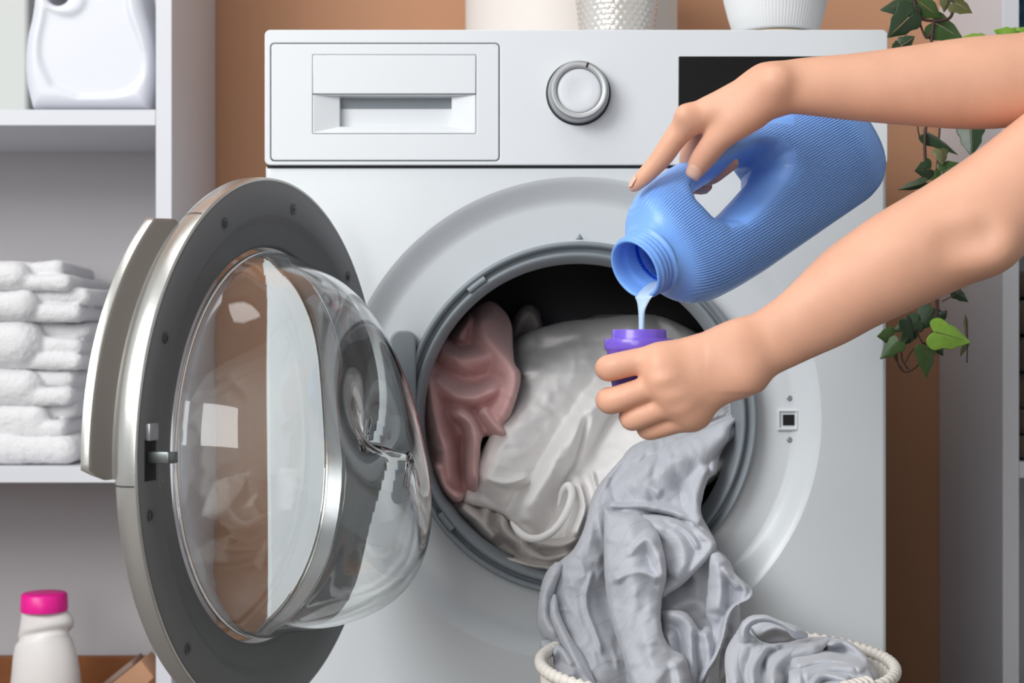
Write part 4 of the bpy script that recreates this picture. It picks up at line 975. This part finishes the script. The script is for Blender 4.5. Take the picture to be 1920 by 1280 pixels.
# ------------------------------------------------------------------ white jug on the upper left shelf
M['jug'] = mat('white_hdpe', (212, 214, 222), .35, sss=.15, sssr=(1, 1, 1))
def jug():
    yc = .375; s = S(.345)
    ol = [(64, 205), (53, 160), (50, 118), (54, 72), (62, 36), (67, 0), (72, -50), (96, -92), (150, -112), (210, -108), (250, -80), (266, -30), (274, 20), (286, 70), (292, 118), (290, 165), (281, 205)]
    pl = [(CAMX+(a-960)/s, CAMZ-(b-640)/s) for a, b in sp2(ol, 4)]
    zb = zt+.0004; pl = [(a, max(b, zb)) for a, b in pl]
    inn = [(CAMX+(a-960)/s, CAMZ-(b-640)/s) for a, b in sp2([(100, 168), (78, 120), (76, 80), (84, 40), (92, 16), (135, 28), (160, 10), (165, -40), (240, -60), (250, 20), (268, 70), (280, 118), (272, 160), (230, 186), (150, 190)], 4)]
    f = Field((pl[0][0]-.03, yc-.056, zb-.006), (CAMX+(300-960)/s+.006, yc+.056, zb+.215), .0024)
    X, Y, Z = f.sub(f.lo, np.array(f.lo)+np.array(f.n)*f.h)[1]
    d2 = poly2d(X[:, 0, :]*np.ones((1, 1)), Z[:, 0, :]*np.ones((1, 1)), pl) if False else poly2d(np.broadcast_to(X[:, 0], (f.n[0], f.n[2])), np.broadcast_to(Z[0], (f.n[0], f.n[2])), pl)
    di = poly2d(np.broadcast_to(X[:, 0], (f.n[0], f.n[2])), np.broadcast_to(Z[0], (f.n[0], f.n[2])), inn)
    th = .046; r = .016
    qx = d2[:, None, :]+r; qy = np.abs(Y-yc)-th+r
    d = np.sqrt(np.maximum(qx, 0)**2+np.maximum(qy, 0)**2)+np.minimum(np.maximum(qx, qy), 0)-r
    d = d+.0032*(np.clip(-di/.006, 0, 1)[:, None, :])*(Y < yc)
    f.d = d.astype(np.float32)
    hx_, hz_ = CAMX+(113-960)/s, CAMZ-(-8-640)/s
    f.cone((hx_, yc-.09, hz_), (hx_, yc+.09, hz_), .0135, .0135, .010, neg=True)
    me = f.mesh(2)
    rt = root('plastic_jug', 'white plastic jug with an embossed oval side on the upper left shelf', 'jug', (CAMX+(170-960)/s, yc, zb))
    obj('jug_body', me, M['jug'], rt)
    c = Vector((CAMX+(205-960)/s, yc, zb+.20))
    obj('jug_cap', mkmesh('jc', *lathe([(.0005, .028), (.017, .028), (.0185, .026), (.019, 0), (.015, -.004)], c, (0, 0, 1), 48), angle=40), M['jug'], rt)
jug()
M['pale_box'] = mat('pale_plastic', (188, 191, 188), .4, sss=.1, sssr=(1, 1, 1))
xr = P(57, 0, .44).x
pbx = root('storage_box', 'pale grey plastic storage box behind the white jug, at the frame edge', 'box', (xr-.12, .49, zt))
obj('box_body', boxm(xr-.24, xr-.003, .443, .545, zt+.0004, zt+.21, .006, 3), M['pale_box'], pbx)
obj('box_foot', boxm(xr-.242, xr, .440, .548, zt+.0002, zt+.016, .003, 2), M['pale_box'], pbx)
obj('box_lid', boxm(xr-.245, xr+.002, .438, .55, zt+.21, zt+.222, .004, 2), M['pale_box'], pbx)
# ------------------------------------------------------------------ lower left: wooden tray, bottle, carton
M['wood'] = mat('brown_wood', (140, 84, 44), .6, bump=.3, bscale=30, aniso=(1, 12, 12), var=.22, vscale=14)
tx0, tx1 = lx-.46, lx-.012; ztr = ZB
tr = root('wooden_tray', 'brown wooden tray behind the pink-capped bottle on the low shelf', 'tray', ((tx0+tx1)/2, .42, ZB))
zh = zz_at(1231, .52)
obj('back_board', boxm(tx0, tx1, .52, .532, ZB+.0005, zh, .001), M['wood'], tr)
obj('front_board', boxm(tx0, tx1, .322, .334, ZB+.0005, zh-.002, .001), M['wood'], tr)
obj('side_board', boxm(tx1-.012, tx1, .3345, .5195, ZB+.0005, zh-.001, .001), M['wood'], tr)
obj('side_board', boxm(tx0, tx0+.012, .3345, .5195, ZB+.0005, zh-.001, .001), M['wood'], tr)
obj('tray_floor', boxm(tx0+.0122, tx1-.0122, .3345, .5195, ZB+.0005, ZB+.006, 0), M['wood'], tr)
M['pink_cap'] = mat('magenta_plastic', (236, 24, 148), .35)
M['offwhite'] = mat('offwhite_plastic', (226, 222, 220), .4, sss=.1, sssr=(1, 1, 1))
yb2 = .385; s2 = S(yb2)
pr2 = [(1143, 83, 41), (1147, 84, 42), (1152, 87, 46), (1162, 89, 49), (1174, 88, 50), (1182, 86, 49), (1190, 83, 49), (1200, 83, 52), (1215, 84, 56), (1235, 85, 60), (1260, 86, 63), (1290, 86, 66), (1350, 86, 68), (1400, 86, 67)]
zbase = ZB+.0062; rows = []
X0 = P(84, 0, yb2).x
prz = [(CAMZ-(a-640)/s2, P(b, 0, yb2).x, c/s2) for a, b, c in pr2]
prz = [p for p in prz if p[0] > zbase+.008]+[(zbase+.004, prz[-1][1], prz[-1][2]*.99), (zbase, prz[-1][1], prz[-1][2]*.93)]
zz0 = [p[0] for p in prz][::-1]; xx0 = [p[1] for p in prz][::-1]; rr0 = [p[2] for p in prz][::-1]
for k in range(90):
    z = prz[0][0]+(zbase-prz[0][0])*k/89; cx_, r_ = np.interp(z, zz0, xx0), np.interp(z, zz0, rr0); row = []
    for i in range(72):
        a = 2*math.pi*i/72; zs = CAMZ-(1192-640)/s2+.010*math.sin(a+math.pi*.5+.9)
        g_ = .0035*math.exp(-((z-zs)/.0045)**2)
        row.append((cx_+(r_-g_)*math.cos(a), yb2+(r_*.72-g_)*math.sin(a), z))
    rows.append(row)
pbt = root('softener_bottle', 'white plastic bottle with a bright pink cap on the low left shelf', 'bottle', (X0, yb2, zbase))
obj('bottle_body', mkmesh('b', *loops(rows, True, True)), M['offwhite'], pbt)
zc1, zc0 = CAMZ-(1111-640)/s2, CAMZ-(1144-640)/s2
obj('bottle_cap', mkmesh('c', *lathe([(.024, zc0), (43/s2, zc0), (43.5/s2, zc0+.003), (42/s2, zc1-.002), (39/s2, zc1), (.012, zc1+.0004), (.0004, zc1+.0004)], (P(83, 0, yb2).x, yb2, 0), (0, 0, 1), 64), angle=50), M['pink_cap'], pbt, 'bright pink screw cap')
M['kraft'] = mat('kraft_board', (196, 150, 118), .8, var=.06); M['kraftin'] = mat('kraft_inner', (150, 128, 118), .9)
yk = .42
kq = [P(198, 1290, yk), P(264, 1238, yk), P(304, 1289, yk), P(238, 1341, yk)]
ax1 = (kq[1]-kq[0]); ax2 = (kq[3]-kq[0]); o0 = kq[0]
cv = [o0+ax1*a+ax2*b+Vector((0, c, 0)) for a in (0, 1) for b in (0, 1) for c in (0, .06)]
fq = [(0, 1, 3, 2), (4, 6, 7, 5), (0, 4, 5, 1), (2, 3, 7, 6), (0, 2, 6, 4), (1, 5, 7, 3)]
ck = root('cardboard_box', 'small tan cardboard box standing tilted in the wooden tray', 'box', tuple(o0+ax2*.9))
obj('carton', bevel(mkmesh('k', cv, fq, smooth=False), .001, 2), M['kraft'], ck)
fl_ = [o0+ax1*a-ax1.normalized()*0+Vector((0, c, 0))-ax2.normalized()*b for a in (-.03, .8) for b in (.0008, .007) for c in (.002, .056)]
obj('flap', bevel(mkmesh('k', fl_, fq, smooth=False), .0005, 1), M['kraftin'], ck, 'greyish folded flap')
# ------------------------------------------------------------------ things on top of the machine
M['cream'] = mat('cream_ceramic', (216, 209, 203), .5, spec=.4)
yc = .375; rr_ = 197/S(yc); c = Vector((P(1071, 0, yc).x, yc, .8505))
me = mkmesh('pl', *lathe([(.0005, 0), (rr_*.985, 0), (rr_*.995, .002), (rr_, .008), (rr_*1.012, .19), (rr_*1.012, .2), (rr_*.985, .203), (rr_*.96, .198), (rr_*.95, .02), (.0005, .018)], c, (0, 0, 1), 96))
pp = obj('planter', me, M['cream']); origin_to(pp, c); tag(pp, 'wide cream ceramic planter on the washing machine behind the dimpled tumbler', 'planter')
M['pearl'] = mat('pearl_glass', (205, 202, 197), .12, metal=.25, coat=.6)
yc = .15; s_ = S(yc); c = Vector((P(1156, 0, yc).x, yc, .8505)); rows = []
NA, NZ = 192, 96
def tumr(z): return np.interp(z, [0, .004, .012, .06, .13], [.030, .0355, .0378, .0432, .046])
for k in range(NZ+1):
    z = .13*k/NZ; row = []
    for i in range(NA):
        a = 2*math.pi*i/NA; rw = k//4; u_ = (i/6+.5*(rw % 2)) % 1-.5; v_ = (k/4) % 1-.5
        r = tumr(z)+(.0011*math.cos(math.pi*u_)*math.cos(math.pi*v_) if z > .006 else 0)
        row.append(c+Vector((r*math.cos(a), r*math.sin(a), z)))
    rows.append(row)
for q, z in ((.93, .13), (.9, .02)): rows.append([c+Vector((tumr(z)*q*math.cos(2*math.pi*i/NA), tumr(z)*q*math.sin(2*math.pi*i/NA), z)) for i in range(NA)])
tb = obj('tumbler', mkmesh('t', *loops(rows, True, True)), M['pearl']); origin_to(tb, c); tag(tb, 'small pearly tumbler with a dimpled surface on the washing machine', 'tumbler')
M['potwhite'] = mat('white_pot', (218, 220, 222), .35); M['cork'] = mat('beige_base', (214, 196, 172), .7)
yc = .11; s_ = S(yc); c = Vector((P(1454, 0, yc).x, yc, .8505))
r0 = 79/s_; r1 = 96/s_; zb1 = .55+592/S(yc-r0)-.8505; rows = []
for r, z in ((r0*.6, zb1), (r0*.96, zb1-.0006), (r0, zb1+.0012), (r0+(r1-r0)*.5, zb1+.016), (r1, zb1+.034), (r1*1.12, zb1+.08), (r1*1.12, zb1+.083), (r1*1.05, zb1+.083), (r0, zb1+.006)):
    rows.append([c+Vector(((r+(.0003*math.cos(a*90) if z > zb1+.001 else 0))*math.cos(a), (r+(.0003*math.cos(a*90) if z > zb1+.001 else 0))*math.sin(a), z)) for a in [2*math.pi*i/360 for i in range(360)]])
pw_ = root('flower_pot', 'white finely ribbed flower pot at the right of the machine top', 'pot', tuple(c))
obj('pot', mkmesh('p', *loops(rows, True, True)), M['potwhite'], pw_)
obj('pot_foot', mkmesh('p', *lathe([(.0005, 0), (r0*.80, 0), (r0*.90, zb1-.0022), (.0005, zb1-.0008)], c, (0, 0, 1), 64)), M['cork'], pw_, 'beige recessed foot')
# ------------------------------------------------------------------ right shelf contents
o = root('storage_basket', 'navy fabric storage box on the upper shelf at the right edge', 'box', (rx1+.14, .43, zr+.42))
obj('box_body', basket_box(rx1+.010, rx1+.28, .33, .54, zr+.4204, zr+.60), M['navy'], o)
for i, (a, b) in enumerate(((865, 822), (818, 770), (766, 700), (696, 628), (624, 560), (556, 506))):
    y0 = .325+.008*(i % 3); z0, z1 = zz_at(a, y0), zz_at(b, y0)
    if i == 0: z0 = zr+.0006
    f = Field((rx1-.004, y0-.01, z0-.006), (rx1+.30, .56, z1+.006), .003); X, Y, Z = f.sub(f.lo, np.array(f.lo)+np.array(f.n)*f.h)[1]
    f.d = rbox(X, Y, Z-.0015*np.sin(X*60+i), rx1+.006+.004*(i % 2), rx1+.29, y0, .55, z0, z1, (z1-z0)*.45).astype(np.float32)
    t_ = obj('folded_blanket', f.mesh(1), M['brown']); origin_to(t_, (rx1+.14, .44, z0))
    tag(t_, ['lowest dark brown folded blanket, lying on the right-hand shelf', 'second brown blanket up from the right-hand shelf board', 'third brown blanket up from the right-hand shelf board', 'fourth brown blanket up, half way up the right-hand stack', 'brown blanket just under the topmost one of the right-hand stack', 'topmost brown folded blanket of the right-hand stack'][i], 'blanket', 'brown blankets on the right-hand shelf')
# ------------------------------------------------------------------ trailing ivy
def leafmat(n, c): return mat(n, c, .42, bump=.3, bscale=120, var=.22, vscale=60, coat=.15)
LM = [leafmat('leaf_dark', (44, 66, 42)), leafmat('leaf_mid', (60, 88, 40)), leafmat('leaf_bright', (130, 172, 62)), leafmat('leaf_olive', (84, 86, 44))]
M['stem'] = mat('stem_brown', (62, 44, 38), .6)
half = [(0, -.02), (.13, -.13), (.30, -.17), (.44, -.05), (.50, .12), (.40, .25), (.33, .36), (.37, .50), (.25, .62), (.13, .80), (0, 1.0)]
def leafmesh(L, W, fold, curl):
    vs, fs = [], []; rb = [(0, max(0, y*1.0)) for _, y in half]
    def at(x, y): return Vector((x*W, y*L, -abs(x)*fold*L-curl*L*(y-.2)**2+.02*L*math.sin(x*14)*math.sin(y*9)))
    m = len(half)
    for sgn in (-1, 1):
        k = len(vs)
        for i, (x, y) in enumerate(half):
            for q in (0, .5, 1): vs.append(at(sgn*x*q, (y*q+(max(y, 0)*.9+.03)*(1-q)) if q < 1 else y))
        for i in range(m-1):
            for q in range(2):
                a = k+i*3+q; f = (a, a+1, a+4, a+3); fs.append(f if sgn > 0 else tuple(reversed(f)))
    return vs, fs
YI = -.03
ivy = root('ivy_plant', 'trailing green ivy hanging beside the right edge of the washing machine', 'plant', tuple(P(1735, 20, YI)))
def stem(pts, r=2.6, y=YI):
    p = spline([P(a, b, y+dy) for a, b, dy in [(q+(0,))[:3] for q in pts]], 6)
    obj('stem', mkmesh('st', *tube(p, [r/S(y)]*len(p), 8)), M['stem'], ivy)
stem([(1716, -160), (1712, -30), (1722, 28), (1750, 39), (1780, 34), (1787, 10), (1786, -40)], 3)
stem([(1722, 30), (1727, 50), (1737, 71), (1746, 60), (1752, 36)], 2.2)
stem([(1752, 36), (1748, 60), (1744, 120), (1740, 200), (1734, 260), (1735, 310), (1732, 350), (1738, 440), (1752, 530), (1757, 575), (1752, 612), (1742, 648)], 3)
stem([(1722, 120), (1720, 220), (1724, 255), (1733, 262)], 1.5)
stem([(1745, 100, .02), (1762, 200, .02), (1760, 270, .02), (1756, 330, .02), (1758, 380, .02)], 1.8)
stem([(1742, 648), (1728, 640), (1718, 615)], 1.5); stem([(1680, 655), (1684, 682), (1696, 697), (1712, 692), (1724, 680)], 1.8)
stem([(1672, 650), (1680, 675), (1692, 692)], 1.5); stem([(1738, 640), (1712, 655), (1697, 680)], 1.3); stem([(1690, 655), (1692, 675), (1703, 692)], 1.5)
stem([(1766, 565), (1790, 553), (1806, 548)], 1.2); stem([(1810, 590), (1814, 625), (1813, 680)], 1.3)
LV = [  # base, tip, width ratio, colour, facing
 ((1716, 6), (1652, 14), .8, 0, .3), ((1712, 24), (1666, 70), 1.0, 0, .1), ((1722, 2), (1766, 34), .95, 1, .2), ((1775, -8), (1772, 22), .8, 3, .4),
 ((1790, 4), (1824, 22), .9, 3, .2), ((1752, 42), (1812, 76), .95, 1, .1), ((1848, 74), (1808, 66), .8, 2, .3), ((1908, 72), (1866, 56), .9, 2, .2), ((1912, 58), (1926, 50), .8, 2, 0),
 ((1690, 86), (1672, 92), 1.0, 0, .2), ((1692, 84), (1716, 68), .9, 0, .3), ((1738, 250), (1800, 285), .45, 0, .5), ((1820, 236), (1822, 292), .95, 0, .1),
 ((1764, 280), (1768, 308), .8, 3, .3), ((1745, 316), (1716, 320), 1.1, 0, .1), ((1752, 320), (1757, 345), .9, 1, .1), ((1768, 322), (1800, 305), .9, 1, .3), ((1735, 342), (1684, 356), .45, 0, .4),
 ((1792, 546), (1818, 566), .6, 0, .3), ((1752, 622), (1821, 640), 1.0, 2, .1), ((1748, 578), (1722, 618), 1.1, 0, .1), ((1722, 600), (1676, 618), .9, 0, .2), ((1712, 618), (1690, 648), .9, 0, .1), ((1676, 628), (1646, 630), .9, 1, .2),
 ((1684, 640), (1650, 672), .85, 1, .1), ((1738, 652), (1740, 709), .85, 1, .1), ((1760, 600), (1776, 582), .8, 0, .3), ((1758, 648), (1770, 668), .7, 0, .3), ((1813, 600), (1815, 640), .25, 3, .2), ((1812, 640), (1800, 668), .35, 3, .2),
 ((1700, 600), (1715, 640), .8, 0, .2), ((1735, 420), (1700, 450), .9, 0, .2), ((1742, 480), (1785, 500), .9, 1, .2), ((1745, 140), (1700, 160), .9, 0, .1), ((1745, 160), (1800, 190), .9, 1, .2), ((1786, -30), (1830, -50), .9, 1, .1), ((1712, -40), (1670, -70), .9, 0, .1)]
rg = random.Random(9)
for i, (b0, t0, wd, ci, tw) in enumerate(LV):
    y = YI+rg.uniform(-.012, .012); a, b = P(*b0, y), P(*t0, y+rg.uniform(-.006, .004)); dr_ = b-a; L = dr_.length
    ya_ = dr_.normalized(); n = Vector((rg.uniform(-.35, .35), -1, rg.uniform(-.1, .45))); n = (n-ya_*ya_.dot(n)).normalized(); xa_ = ya_.cross(n)
    vs, fs = leafmesh(L*1.04, L*1.02*wd*(1 if L > .02 else 1.3), .22+tw*.4, .10+tw*.3)
    vs = [a+xa_*v.x+ya_*v.y+n*v.z for v in vs]
    me = mkmesh('leaf', vs, fs); me = evalmods(me, [('SOLIDIFY', dict(thickness=.0004)), ('SUBSURF', dict(levels=1))])
    for p in me.polygons: p.use_smooth = True
    lf = obj('leaf', me, LM[ci], ivy)
    if i == 19: lf['label'] = 'bright yellow-green leaf'
bpy.data.scenes.remove(TMP)
bpy.data.orphans_purge(do_local_ids=True, do_linked_ids=True, do_recursive=True)
